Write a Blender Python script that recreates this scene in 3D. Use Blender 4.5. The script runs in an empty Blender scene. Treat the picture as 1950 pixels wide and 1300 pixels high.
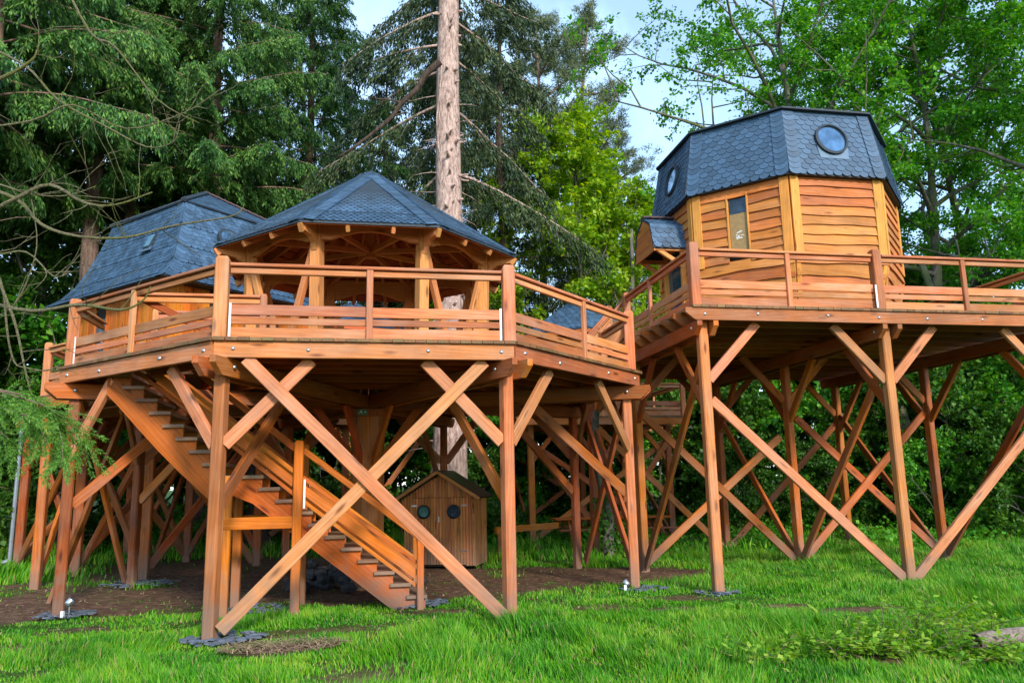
import bpy, math, random
import numpy as np
from mathutils import Vector, Matrix

SC = bpy.context.scene
COL = SC.collection
rng = np.random.default_rng(11)
random.seed(11)
rad = math.radians

# ---------------------------------------------------------------- camera
EYE = 1.75
YAW, PIT, ROL, FPX = rad(10.615), rad(10.342), rad(-1.115), 1475.9
_F = Vector((math.sin(YAW) * math.cos(PIT), math.cos(YAW) * math.cos(PIT), math.sin(PIT)))
_R = Vector((math.cos(YAW), -math.sin(YAW), 0))
_U = _R.cross(_F)
R2 = math.cos(ROL) * _R + math.sin(ROL) * _U
U2 = -math.sin(ROL) * _R + math.cos(ROL) * _U
cam = bpy.data.cameras.new('camera')
cam.sensor_width = 36
cam.lens = FPX / 1950 * 36
cam.clip_start = 0.05
cam.clip_end = 2000
camo = bpy.data.objects.new('camera', cam)
COL.objects.link(camo)
camo.matrix_world = Matrix(((R2.x, U2.x, -_F.x, 0), (R2.y, U2.y, -_F.y, 0), (R2.z, U2.z, -_F.z, EYE), (0, 0, 0, 1)))
SC.camera = camo

# ---------------------------------------------------------------- sky, sun, exposure
SUN_EL, SUN_AZ = rad(28), rad(166)      # azimuth from +Y towards +X: behind the camera
world = bpy.data.worlds.new('World')
SC.world = world
world.use_nodes = True
wn = world.node_tree
bg = wn.nodes['Background']
sky = wn.nodes.new('ShaderNodeTexSky')
sky.sky_type = 'NISHITA'
sky.sun_disc = False
sky.sun_elevation = SUN_EL
sky.sun_rotation = SUN_AZ
sky.air_density = 0.9
sky.dust_density = 0.4
sky.ozone_density = 2.6
# thin bright cloud veil over the whole sky
wtc = wn.nodes.new('ShaderNodeTexCoord')
wno = wn.nodes.new('ShaderNodeTexNoise')
wno.inputs['Scale'].default_value = 2.4
wno.inputs['Detail'].default_value = 6
wno.inputs['Roughness'].default_value = .58
wn.links.new(wtc.outputs['Generated'], wno.inputs['Vector'])
wcr = wn.nodes.new('ShaderNodeValToRGB')
wcr.color_ramp.elements[0].position = .46
wcr.color_ramp.elements[0].color = (.20, .20, .20, 1)
wcr.color_ramp.elements[1].position = .80
wcr.color_ramp.elements[1].color = (.85, .85, .85, 1)
wn.links.new(wno.outputs[0], wcr.inputs[0])
wmx = wn.nodes.new('ShaderNodeMix')
wmx.data_type = 'RGBA'
wmx.inputs[7].default_value = (4.8, 6.9, 8.6, 1)
wn.links.new(wcr.outputs[0], wmx.inputs[0])
wn.links.new(sky.outputs[0], wmx.inputs[6])
wn.links.new(wmx.outputs[2], bg.inputs[0])
bg.inputs[1].default_value = 0.15
sd = Vector((math.sin(SUN_AZ) * math.cos(SUN_EL), math.cos(SUN_AZ) * math.cos(SUN_EL), math.sin(SUN_EL)))
sun = bpy.data.lights.new('sun', 'SUN')
sun.energy = 2.1
sun.angle = rad(8)
sun.color = (1.0, 0.93, 0.82)
suno = bpy.data.objects.new('sun', sun)
suno.rotation_euler = sd.to_track_quat('Z', 'Y').to_euler()
COL.objects.link(suno)
SC.view_settings.view_transform = 'Standard'
SC.view_settings.look = 'None'
SC.view_settings.exposure = 1.1
SC.view_settings.gamma = 1
SC.view_settings.use_curve_mapping = False
SC.render.engine = 'CYCLES'
SC.cycles.use_denoising = True
SC.cycles.max_bounces = 6
SC.cycles.transparent_max_bounces = 6

# ---------------------------------------------------------------- object helpers
WM = {}


def place(o, M, parent=None):
    COL.objects.link(o)
    if parent is not None:
        o.parent = parent
        o.matrix_basis = WM[parent.name].inverted() @ M
    else:
        o.matrix_basis = M
    WM[o.name] = M.copy()
    return o


def tag(o, label=None, cat=None, group=None, kind=None):
    if label: o['label'] = label
    if cat: o['category'] = cat
    if group: o['group'] = group
    if kind: o['kind'] = kind
    return o


def thing(name, label, cat, loc=(0, 0, 0), group=None, rz=0.0):
    o = bpy.data.objects.new(name, None)
    o.empty_display_size = .2
    place(o, Matrix.Translation(loc) @ Matrix.Rotation(rz, 4, 'Z'))
    return tag(o, label, cat, group)


def mk(name, V, Fc, mat, smooth=False):
    me = bpy.data.meshes.new(name)
    me.from_pydata([tuple(v) for v in V], [], [tuple(f) for f in Fc])
    if smooth:
        me.polygons.foreach_set('use_smooth', [True] * len(me.polygons))
    me.materials.append(mat)
    return me


def add(name, me, M, parent=None):
    return place(bpy.data.objects.new(name, me), M, parent)


def frame(x, z):
    """matrix with local X along x and local Z near z"""
    x = Vector(x).normalized()
    z = Vector(z)
    z = (z - x * z.dot(x))
    if z.length < 1e-4:
        z = Vector((0, 1, 0)) - x * x.y
    z.normalize()
    y = z.cross(x)
    return Matrix(((x.x, y.x, z.x), (x.y, y.y, z.y), (x.z, y.z, z.z))).to_4x4()


def timber(name, parent, p0, p1, w, h, mat, up=(0, 0, 1), ch=.008, taper=1.0):
    """squared, chamfered timber from p0 to p1; w across, h along 'up'"""
    p0, p1 = Vector(p0), Vector(p1)
    L = (p1 - p0).length
    M = Matrix.Translation((p0 + p1) / 2) @ frame(p1 - p0, up)
    a, b = w / 2, h / 2
    c = min(ch, a * .6, b * .6)
    sec = [(-a + c, -b), (a - c, -b), (a, -b + c), (a, b - c), (a - c, b), (-a + c, b), (-a, b - c), (-a, -b + c)]
    V = [(-L / 2, y, z) for y, z in sec] + [(L / 2, y * taper, z * taper) for y, z in sec]
    Fc = [(i, (i + 1) % 8, 8 + (i + 1) % 8, 8 + i) for i in range(8)] + [tuple(range(7, -1, -1)), tuple(range(8, 16))]
    return add(name, mk(name, V, Fc, mat), M, parent)


def prism(name, parent, poly, origin, ax, nrm, t, mat):
    """polygon in the plane (ax, nrm x ax) about origin, extruded t/2 both ways along nrm; grain runs along ax"""
    M = Matrix.Translation(origin) @ frame(ax, nrm)
    n = len(poly)
    ar = sum(poly[i][0] * poly[(i + 1) % n][1] - poly[(i + 1) % n][0] * poly[i][1] for i in range(n))
    if ar < 0: poly = poly[::-1]
    V = [(x, y, -t / 2) for x, y in poly] + [(x, y, t / 2) for x, y in poly]
    Fc = [tuple(range(n - 1, -1, -1)), tuple(range(n, 2 * n))] + [(i, (i + 1) % n, n + (i + 1) % n, n + i) for i in range(n)]
    return add(name, mk(name, V, Fc, mat), M, parent)


def clip(poly, a, b, c):
    """keep the part of a convex 2D polygon with a*x+b*y<=c"""
    out = []
    for i in range(len(poly)):
        p, q = poly[i], poly[(i + 1) % len(poly)]
        dp, dq = a * p[0] + b * p[1] - c, a * q[0] + b * q[1] - c
        if dp <= 0: out.append(p)
        if dp * dq < 0:
            t = dp / (dp - dq)
            out.append((p[0] + t * (q[0] - p[0]), p[1] + t * (q[1] - p[1])))
    return out


def area(poly):
    return abs(sum(poly[i][0] * poly[(i + 1) % len(poly)][1] - poly[(i + 1) % len(poly)][0] * poly[i][1] for i in range(len(poly)))) / 2


def board2d(name, parent, poly, ang, z0, z1, mat):
    """flat board from a world-XY polygon with its grain at angle ang"""
    if len(poly) < 3 or area(poly) < .004: return None
    cx = sum(p[0] for p in poly) / len(poly)
    cy = sum(p[1] for p in poly) / len(poly)
    c, s = math.cos(ang), math.sin(ang)
    loc = [((x - cx) * c + (y - cy) * s, -(x - cx) * s + (y - cy) * c) for x, y in poly]
    return prism(name, parent, loc, (cx, cy, (z0 + z1) / 2), (c, s, 0), (0, 0, 1), z1 - z0, mat)


def bulk(name, V, Q, mat, smooth=False):
    """big quad/tri mesh from numpy arrays"""
    me = bpy.data.meshes.new(name)
    V = np.asarray(V, np.float32)
    Q = np.asarray(Q, np.int32)
    k = Q.shape[1]
    me.vertices.add(len(V))
    me.vertices.foreach_set('co', V.ravel())
    me.loops.add(Q.size)
    me.loops.foreach_set('vertex_index', Q.ravel())
    me.polygons.add(len(Q))
    me.polygons.foreach_set('loop_start', np.arange(0, Q.size, k, dtype=np.int32))
    me.polygons.foreach_set('loop_total', np.full(len(Q), k, np.int32))
    if smooth: me.polygons.foreach_set('use_smooth', np.ones(len(Q), bool))
    me.materials.append(mat)
    me.update(calc_edges=True)
    return me


def copy_tree(o, M):
    c = o.copy()
    place(c, M)
    for ch in [x for x in COL.objects if x.parent == o]:
        d = ch.copy()
        COL.objects.link(d)
        d.parent = c
    return c


# ---------------------------------------------------------------- materials
def newmat(name):
    m = bpy.data.materials.new(name)
    m.use_nodes = True
    nt = m.node_tree
    b = nt.nodes['Principled BSDF']
    return m, nt, b


def N(nt, t, **kw):
    n = nt.nodes.new(t)
    for k, v in kw.items():
        if k.startswith('i_'):
            n.inputs[k[2:].replace('_', ' ')].default_value = v
        elif k.startswith('n_'):
            n.inputs[int(k[2:])].default_value = v
        else:
            setattr(n, k, v)
    return n


def ramp(nt, stops):
    r = nt.nodes.new('ShaderNodeValToRGB')
    e = r.color_ramp.elements
    while len(e) < len(stops): e.new(.5)
    for el, (p, c) in zip(e, stops):
        el.position = p
        el.color = (*c, 1) if len(c) == 3 else c
    return r


def wood(name, dark, mid, light, grey=(.34, .24, .18), greyamt=.3, rough=.62, island=False, vary=.5, mud=True):
    dark = tuple(d * .72 + c * .28 for d, c in zip(dark, mid))
    light = tuple(d * .8 + c * .2 for d, c in zip(light, mid))
    m, nt, b = newmat(name)
    L = nt.links.new
    tc = N(nt, 'ShaderNodeTexCoord')
    oi = N(nt, 'ShaderNodeObjectInfo')
    geo = N(nt, 'ShaderNodeNewGeometry')
    rnd = geo.outputs['Random Per Island'] if island else oi.outputs['Random']
    sc = N(nt, 'ShaderNodeVectorMath', operation='SCALE', n_0=(37.1, 17.3, 53.7))
    L(rnd, sc.inputs[3])
    ad = N(nt, 'ShaderNodeVectorMath', operation='ADD')
    L(tc.outputs['Object'], ad.inputs[0])
    L(sc.outputs[0], ad.inputs[1])
    m1 = N(nt, 'ShaderNodeMapping')
    m1.inputs['Scale'].default_value = (.9, 34, 34)
    L(ad.outputs[0], m1.inputs[0])
    n1 = N(nt, 'ShaderNodeTexNoise', i_Scale=1.6, i_Detail=5, i_Roughness=.65, i_Distortion=.4)
    L(m1.outputs[0], n1.inputs['Vector'])
    m2 = N(nt, 'ShaderNodeMapping')
    m2.inputs['Scale'].default_value = (.35, 5, 5)
    L(ad.outputs[0], m2.inputs[0])
    wv = N(nt, 'ShaderNodeTexWave', i_Scale=2.2, i_Distortion=7, i_Detail=3)
    wv.inputs['Detail Scale'].default_value = .7
    wv.bands_direction = 'DIAGONAL'
    L(m2.outputs[0], wv.inputs['Vector'])
    mx = N(nt, 'ShaderNodeMix', data_type='FLOAT')
    mx.inputs[0].default_value = .14
    L(n1.outputs[0], mx.inputs[2])
    L(wv.outputs['Fac'], mx.inputs[3])
    cr = ramp(nt, [(.22, dark), (.5, mid), (.78, light)])
    L(mx.outputs[0], cr.inputs[0])
    # knots
    m3 = N(nt, 'ShaderNodeMapping')
    m3.inputs['Scale'].default_value = (1.5, 6, 6)
    L(ad.outputs[0], m3.inputs[0])
    vo = N(nt, 'ShaderNodeTexVoronoi', i_Scale=1.0, i_Randomness=1.0)
    L(m3.outputs[0], vo.inputs['Vector'])
    kr = ramp(nt, [(.07, (1, 1, 1)), (.2, (0, 0, 0))])
    L(vo.outputs['Distance'], kr.inputs[0])
    mk_ = N(nt, 'ShaderNodeMix', data_type='RGBA')
    L(kr.outputs[0], mk_.inputs[0])
    L(cr.outputs[0], mk_.inputs[6])
    mk_.inputs[7].default_value = (dark[0] * .45, dark[1] * .4, dark[2] * .4, 1)
    # weathered grey streaks
    n4 = N(nt, 'ShaderNodeTexNoise', i_Scale=1.1, i_Detail=4, i_Roughness=.6)
    m4 = N(nt, 'ShaderNodeMapping')
    m4.inputs['Scale'].default_value = (1, 5, 5)
    L(ad.outputs[0], m4.inputs[0])
    L(m4.outputs[0], n4.inputs['Vector'])
    gr = ramp(nt, [(.42, (0, 0, 0)), (.72, (greyamt,) * 3)])
    L(n4.outputs[0], gr.inputs[0])
    mg = N(nt, 'ShaderNodeMix', data_type='RGBA')
    L(gr.outputs[0], mg.inputs[0])
    L(mk_.outputs[2], mg.inputs[6])
    mg.inputs[7].default_value = (*grey, 1)
    hs = N(nt, 'ShaderNodeHueSaturation', i_Saturation=1.13)
    mr = N(nt, 'ShaderNodeMapRange', n_3=1 - vary / 2, n_4=1 + vary / 2)
    L(rnd, mr.inputs[0])
    n5 = N(nt, 'ShaderNodeTexNoise', i_Scale=1.4, i_Detail=3, i_Roughness=.6)
    L(ad.outputs[0], n5.inputs['Vector'])
    mr5 = N(nt, 'ShaderNodeMapRange', n_1=.3, n_2=.7, n_3=.78, n_4=1.2)
    L(n5.outputs[0], mr5.inputs[0])
    mm = N(nt, 'ShaderNodeMath', operation='MULTIPLY')
    L(mr.outputs[0], mm.inputs[0])
    L(mr5.outputs[0], mm.inputs[1])
    L(mm.outputs[0], hs.inputs['Value'])
    w2 = N(nt, 'ShaderNodeMath', operation='MULTIPLY', n_1=7.31)
    L(rnd, w2.inputs[0])
    w3 = N(nt, 'ShaderNodeMath', operation='FRACT')
    L(w2.outputs[0], w3.inputs[0])
    mr2 = N(nt, 'ShaderNodeMapRange', n_3=.485, n_4=.503)
    L(w3.outputs[0], mr2.inputs[0])
    L(mr2.outputs[0], hs.inputs['Hue'])
    L(mg.outputs[2], hs.inputs['Color'])
    outc = hs.outputs[0]
    if mud:
        sx = N(nt, 'ShaderNodeSeparateXYZ')
        L(geo.outputs['Position'], sx.inputs[0])
        n6 = N(nt, 'ShaderNodeTexNoise', i_Scale=5, i_Detail=4)
        L(geo.outputs['Position'], n6.inputs['Vector'])
        sm = N(nt, 'ShaderNodeMath', operation='MULTIPLY_ADD', n_1=-1.1, n_2=.55)
        L(n6.outputs[0], sm.inputs[0])
        sa = N(nt, 'ShaderNodeMath', operation='ADD')
        L(sx.outputs[2], sa.inputs[0])
        L(sm.outputs[0], sa.inputs[1])
        mr6 = N(nt, 'ShaderNodeMapRange', n_1=.05, n_2=.75, n_3=.75, n_4=0)
        L(sa.outputs[0], mr6.inputs[0])
        m6 = N(nt, 'ShaderNodeMix', data_type='RGBA')
        L(mr6.outputs[0], m6.inputs[0])
        L(outc, m6.inputs[6])
        m6.inputs[7].default_value = (.20, .14, .105, 1)
        outc = m6.outputs[2]
    L(outc, b.inputs['Base Color'])
    b.inputs['Roughness'].default_value = rough
    b.inputs['Specular IOR Level'].default_value = .25
    bp = N(nt, 'ShaderNodeBump', i_Strength=.35, i_Distance=.006)
    L(mx.outputs[0], bp.inputs['Height'])
    L(bp.outputs[0], b.inputs['Normal'])
    return m


def simple(name, col, rough=.6, metal=0., var=.15, scale=6., bump=.0, island=False, spec=.4):
    m, nt, b = newmat(name)
    L = nt.links.new
    tc = N(nt, 'ShaderNodeTexCoord')
    n1 = N(nt, 'ShaderNodeTexNoise', i_Scale=scale, i_Detail=5, i_Roughness=.6)
    L(tc.outputs['Object'], n1.inputs['Vector'])
    lo = tuple(c * (1 - var) for c in col)
    hi = tuple(c * (1 + var) for c in col)
    cr = ramp(nt, [(.3, lo), (.7, hi)])
    L(n1.outputs[0], cr.inputs[0])
    out = cr.outputs[0]
    if island:
        geo = N(nt, 'ShaderNodeNewGeometry')
        oi = N(nt, 'ShaderNodeObjectInfo')
        sm = N(nt, 'ShaderNodeMath', operation='ADD')
        L(geo.outputs['Random Per Island'], sm.inputs[0])
        L(oi.outputs['Random'], sm.inputs[1])
        fr = N(nt, 'ShaderNodeMath', operation='FRACT')
        L(sm.outputs[0], fr.inputs[0])
        mr = N(nt, 'ShaderNodeMapRange', n_3=.76, n_4=1.24)
        L(fr.outputs[0], mr.inputs[0])
        hs = N(nt, 'ShaderNodeHueSaturation')
        L(mr.outputs[0], hs.inputs['Value'])
        L(out, hs.inputs['Color'])
        out = hs.outputs[0]
    L(out, b.inputs['Base Color'])
    b.inputs['Roughness'].default_value = rough
    b.inputs['Metallic'].default_value = metal
    b.inputs['Specular IOR Level'].default_value = spec
    if bump:
        bp = N(nt, 'ShaderNodeBump', i_Strength=bump, i_Distance=.02)
        L(n1.outputs[0], bp.inputs['Height'])
        L(bp.outputs[0], b.inputs['Normal'])
    return m


def leafmat(name, c0, c1, c2, trans=.35, rough=.5):
    m, nt, b = newmat(name)
    L = nt.links.new
    geo = N(nt, 'ShaderNodeNewGeometry')
    tc = N(nt, 'ShaderNodeTexCoord')
    nz = N(nt, 'ShaderNodeTexNoise', i_Scale=.55, i_Detail=3)
    L(tc.outputs['Object'], nz.inputs['Vector'])
    a = N(nt, 'ShaderNodeMix', data_type='FLOAT')
    a.inputs[0].default_value = .45
    L(nz.outputs[0], a.inputs[2])
    L(geo.outputs['Random Per Island'], a.inputs[3])
    cr = ramp(nt, [(.25, c0), (.5, c1), (.78, c2)])
    L(a.outputs[0], cr.inputs[0])
    L(cr.outputs[0], b.inputs['Base Color'])
    b.inputs['Roughness'].default_value = rough
    b.inputs['Specular IOR Level'].default_value = .3
    tr = N(nt, 'ShaderNodeBsdfTranslucent')
    hs = N(nt, 'ShaderNodeHueSaturation', i_Hue=.485, i_Saturation=1.1, i_Value=1.25)
    L(cr.outputs[0], hs.inputs['Color'])
    L(hs.outputs[0], tr.inputs[0])
    ms = N(nt, 'ShaderNodeMixShader')
    ms.inputs[0].default_value = trans
    L(b.outputs[0], ms.inputs[1])
    L(tr.outputs[0], ms.inputs[2])
    L(ms.outputs[0], nt.nodes['Material Output'].inputs[0])
    return m


def bark(name, dark, light, sx=3.0, sz=.6, moss=None):
    m, nt, b = newmat(name)
    L = nt.links.new
    tc = N(nt, 'ShaderNodeTexCoord')
    mp = N(nt, 'ShaderNodeMapping')
    mp.inputs['Scale'].default_value = (sx, sx, sz)
    L(tc.outputs['Object'], mp.inputs[0])
    n1 = N(nt, 'ShaderNodeTexNoise', i_Scale=3.5, i_Detail=8, i_Roughness=.72, i_Distortion=.6)
    L(mp.outputs[0], n1.inputs['Vector'])
    cr = ramp(nt, [(.34, dark), (.66, light)])
    L(n1.outputs[0], cr.inputs[0])
    out = cr.outputs[0]
    if moss:
        n2 = N(nt, 'ShaderNodeTexNoise', i_Scale=1.3, i_Detail=5, i_Roughness=.7)
        L(tc.outputs['Object'], n2.inputs['Vector'])
        r2 = ramp(nt, [(.48, (0, 0, 0)), (.6, (.8, .8, .8))])
        L(n2.outputs[0], r2.inputs[0])
        mx = N(nt, 'ShaderNodeMix', data_type='RGBA')
        L(r2.outputs[0], mx.inputs[0])
        L(out, mx.inputs[6])
        mx.inputs[7].default_value = (*moss, 1)
        out = mx.outputs[2]
    L(out, b.inputs['Base Color'])
    b.inputs['Roughness'].default_value = .9
    b.inputs['Specular IOR Level'].default_value = .1
    bp = N(nt, 'ShaderNodeBump', i_Strength=.9, i_Distance=.05)
    L(n1.outputs[0], bp.inputs['Height'])
    L(bp.outputs[0], b.inputs['Normal'])
    return m


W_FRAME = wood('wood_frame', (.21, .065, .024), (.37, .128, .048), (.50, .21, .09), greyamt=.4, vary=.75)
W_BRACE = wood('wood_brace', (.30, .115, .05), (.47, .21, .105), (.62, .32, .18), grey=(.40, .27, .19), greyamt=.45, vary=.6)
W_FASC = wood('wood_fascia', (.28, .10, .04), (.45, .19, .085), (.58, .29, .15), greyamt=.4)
W_RAIL = wood('wood_rail', (.28, .10, .045), (.46, .195, .092), (.60, .30, .16), grey=(.46, .31, .22), greyamt=.5, vary=.6)
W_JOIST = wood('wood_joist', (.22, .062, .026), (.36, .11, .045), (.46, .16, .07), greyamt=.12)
W_DECK = wood('wood_deck', (.11, .055, .028), (.2, .10, .05), (.28, .16, .09), grey=(.12, .13, .06), greyamt=.7)
W_STAIR = wood('wood_stair', (.30, .095, .03), (.46, .16, .052), (.58, .24, .09), greyamt=.12)
W_TREAD = wood('wood_tread', (.12, .065, .04), (.22, .13, .08), (.32, .2, .13), greyamt=.5)
W_CLAD = wood('wood_clad', (.33, .125, .044), (.48, .205, .078), (.60, .30, .13), greyamt=.22, vary=.42)
W_PALE = wood('wood_pale', (.48, .22, .07), (.64, .33, .115), (.74, .43, .18), greyamt=.05, vary=.15)
W_GAZ = wood('wood_gazebo', (.40, .17, .07), (.56, .27, .12), (.68, .37, .19), greyamt=.1, vary=.2)
W_CEIL = wood('wood_ceiling', (.30, .09, .045), (.45, .155, .075), (.55, .22, .11), greyamt=.05)
W_SHED = wood('wood_shed', (.30, .12, .048), (.52, .235, .10), (.68, .38, .19), greyamt=.15, vary=.5)
W_VERT = wood('wood_vertical', (.28, .09, .03), (.44, .16, .05), (.56, .25, .09), greyamt=.15, vary=.45)
SLATE = simple('slate', (.050, .098, .165), rough=.42, var=.38, scale=4, bump=.25, island=True, spec=.5)
SLATE_D = simple('slate_dark', (.026, .038, .052), rough=.6, var=.25, scale=5, spec=.3)
SLATE_RED = simple('ridge_tile_clay', (.085, .05, .05), rough=.7, var=.3, scale=8)
METAL = simple('galvanised', (.55, .57, .6), rough=.3, metal=.9, var=.1)
WHITEMET = simple('white_metal', (.75, .76, .78), rough=.45, metal=.1, var=.05)
LEAD = simple('lead_flashing', (.10, .16, .23), rough=.45, metal=.2, var=.15)
DARKGLASS = simple('dark_glass', (.13, .24, .36), rough=.04, var=.5, scale=3, metal=.75, spec=.8)
BLACK = simple('black_rubber', (.01, .01, .01), rough=.4, var=.1)
WALLGLASS = simple('wall_glass', (.03, .045, .06), rough=.05, var=.6, scale=5, metal=.5, spec=.8)
CARD = simple('hardboard', (.30, .19, .075), rough=.7, var=.2, scale=12)
WHITEP = simple('white_smear', (.7, .7, .66), rough=.8, var=.1)
DARKIN = simple('dark_interior', (.02, .014, .01), rough=.9, var=.2)
PIPE = simple('zinc_pipe', (.32, .36, .42), rough=.4, metal=.5, var=.1)
STONE = simple('dark_stone', (.035, .035, .04), rough=.8, var=.45, scale=4, bump=.6, island=True)
SLATECHIP = simple('slate_chip', (.10, .12, .15), rough=.6, var=.4, scale=6, island=True)
STRAW = simple('straw', (.30, .20, .115), rough=.9, var=.35, scale=20, island=True)

# ================================================================ TIMBER STRUCTURES
def V3(p, z): return Vector((p[0], p[1], z))


_bolt = None


def bolt(parent, p, nrm, r=.028):
    global _bolt
    if _bolt is None:
        n = 8
        V = [(math.cos(2 * math.pi * i / n), math.sin(2 * math.pi * i / n), 0) for i in range(n)]
        V += [(.75 * math.cos(2 * math.pi * i / n), .75 * math.sin(2 * math.pi * i / n), .5) for i in range(n)] + [(0, 0, .7)]
        Fc = [(i, (i + 1) % n, n + (i + 1) % n, n + i) for i in range(n)] + [(n + i, n + (i + 1) % n, 2 * n) for i in range(n)]
        _bolt = mk('bolt', [(x * .028, y * .028, z * .028) for x, y, z in V], Fc, METAL, True)
    M = Matrix.Translation(p) @ Vector(nrm).to_track_quat('Z', 'Y').to_matrix().to_4x4()
    return add('bolt', _bolt, M, parent)


def rail_post(par, p, z0, z1, s=.165, rz=0.0, mat=None, name='railing_post'):
    """squared newel with a chamfered top"""
    a = s / 2
    c = .012
    sec = [(-a + c, -a), (a - c, -a), (a, -a + c), (a, a - c), (a - c, a), (-a + c, a), (-a, a - c), (-a, -a + c)]
    h = z1 - z0
    V = [(0, y, z) for y, z in sec] + [(h - .035, y, z) for y, z in sec] + [(h, y * .72, z * .72) for y, z in sec]
    Fc = [tuple(range(7, -1, -1)), tuple(range(16, 24))]
    for r in (0, 8):
        Fc += [(r + i, r + (i + 1) % 8, r + 8 + (i + 1) % 8, r + 8 + i) for i in range(8)]
    M = Matrix.Translation((p[0], p[1], z0)) @ Matrix.Rotation(rz, 4, 'Z') @ frame((0, 0, 1), (1, 0, 0))
    return add(name, mk(name, V, Fc, mat or W_RAIL), M, par)


def railing(par, A, B, z, mids=(.5,), zb=None, gap=.1, out=(0, 0), mat=None, brackets=False, boards=True):
    """guard rail from A to B (2D); z and zb are the deck levels under the two ends"""
    mat = mat or W_RAIL
    zb = z if zb is None else zb
    A, B = Vector((A[0], A[1], z)), Vector((B[0], B[1], zb))
    d = (B - A)
    L = d.length
    d.normalize()
    nrm = Vector((-d.y, d.x, 0)).normalized()
    a, b = A + d * gap, B - d * gap
    up = Vector((0, 0, 1))
    top = timber('railing', par, a + up * .955, b + up * .955, .135, .042, mat)
    timber('sub_rail', top, a + up * .882, b + up * .882, .055, .075, mat)
    if boards:
        stops = [0.0] + [m for m in mids] + [1.0]
        for s0, s1 in zip(stops[:-1], stops[1:]):
            q0 = a + (b - a) * s0
            q1 = a + (b - a) * s1
            for zc, hh in ((.085, .135), (.235, .085), (.375, .135)):
                j = random.uniform(-.006, .006)
                timber('railing_board', top, q0 + up * (zc + j), q1 + up * (zc + j + random.uniform(-.006, .006)), .03, hh, mat, ch=.004)
    for m in mids:
        p = a + (b - a) * m - nrm * .03
        timber('baluster', top, p + up * -.02, p + up * .93, .06, .085, mat, up=d)
    if brackets:
        for q, s in ((a, 1), (b, -1)):
            p = q + d * (.012 * s) - nrm * .018
            timber('bracket', top, p + up * .03, p + up * .46, .028, .012, WHITEMET, up=nrm, ch=.001)
    return top


def beam_end(par, name, p0, p1, w, h, mat, both=False, cut=.16):
    """beam whose p1 end is chamfered from below"""
    p0, p1 = Vector(p0), Vector(p1)
    L = (p1 - p0).length
    poly = [(-L / 2, -h / 2), (L / 2 - cut, -h / 2), (L / 2, h * .12), (L / 2, h / 2), (-L / 2, h / 2)]
    if both:
        poly = [(-L / 2 + cut, -h / 2), (L / 2 - cut, -h / 2), (L / 2, h * .12), (L / 2, h / 2), (-L / 2, h / 2), (-L / 2, h * .12)]
    d = (p1 - p0).normalized()
    n = d.cross(Vector((0, 0, 1)))
    return prism(name, par, poly, (p0 + p1) / 2, d, n, w, mat)


# ---------------------------------------------------------------- octagonal platform
CX, CY, OR, DZ = 0.0, 14.43, 4.936, 3.585
OC = [(CX + OR * math.cos(rad(22.5 + 45 * k)), CY + OR * math.sin(rad(22.5 + 45 * k))) for k in range(8)]
plat = thing('octagonal_platform', 'low octagonal timber platform on braced posts around a thick central pillar', 'platform', (CX, CY, 0))
OPEN = (-3.45, -1.55, 11.78, 12.86)       # stair opening x0 x1 y0 y1


def polar(r, a): return (CX + r * math.cos(a), CY + r * math.sin(a))


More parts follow.
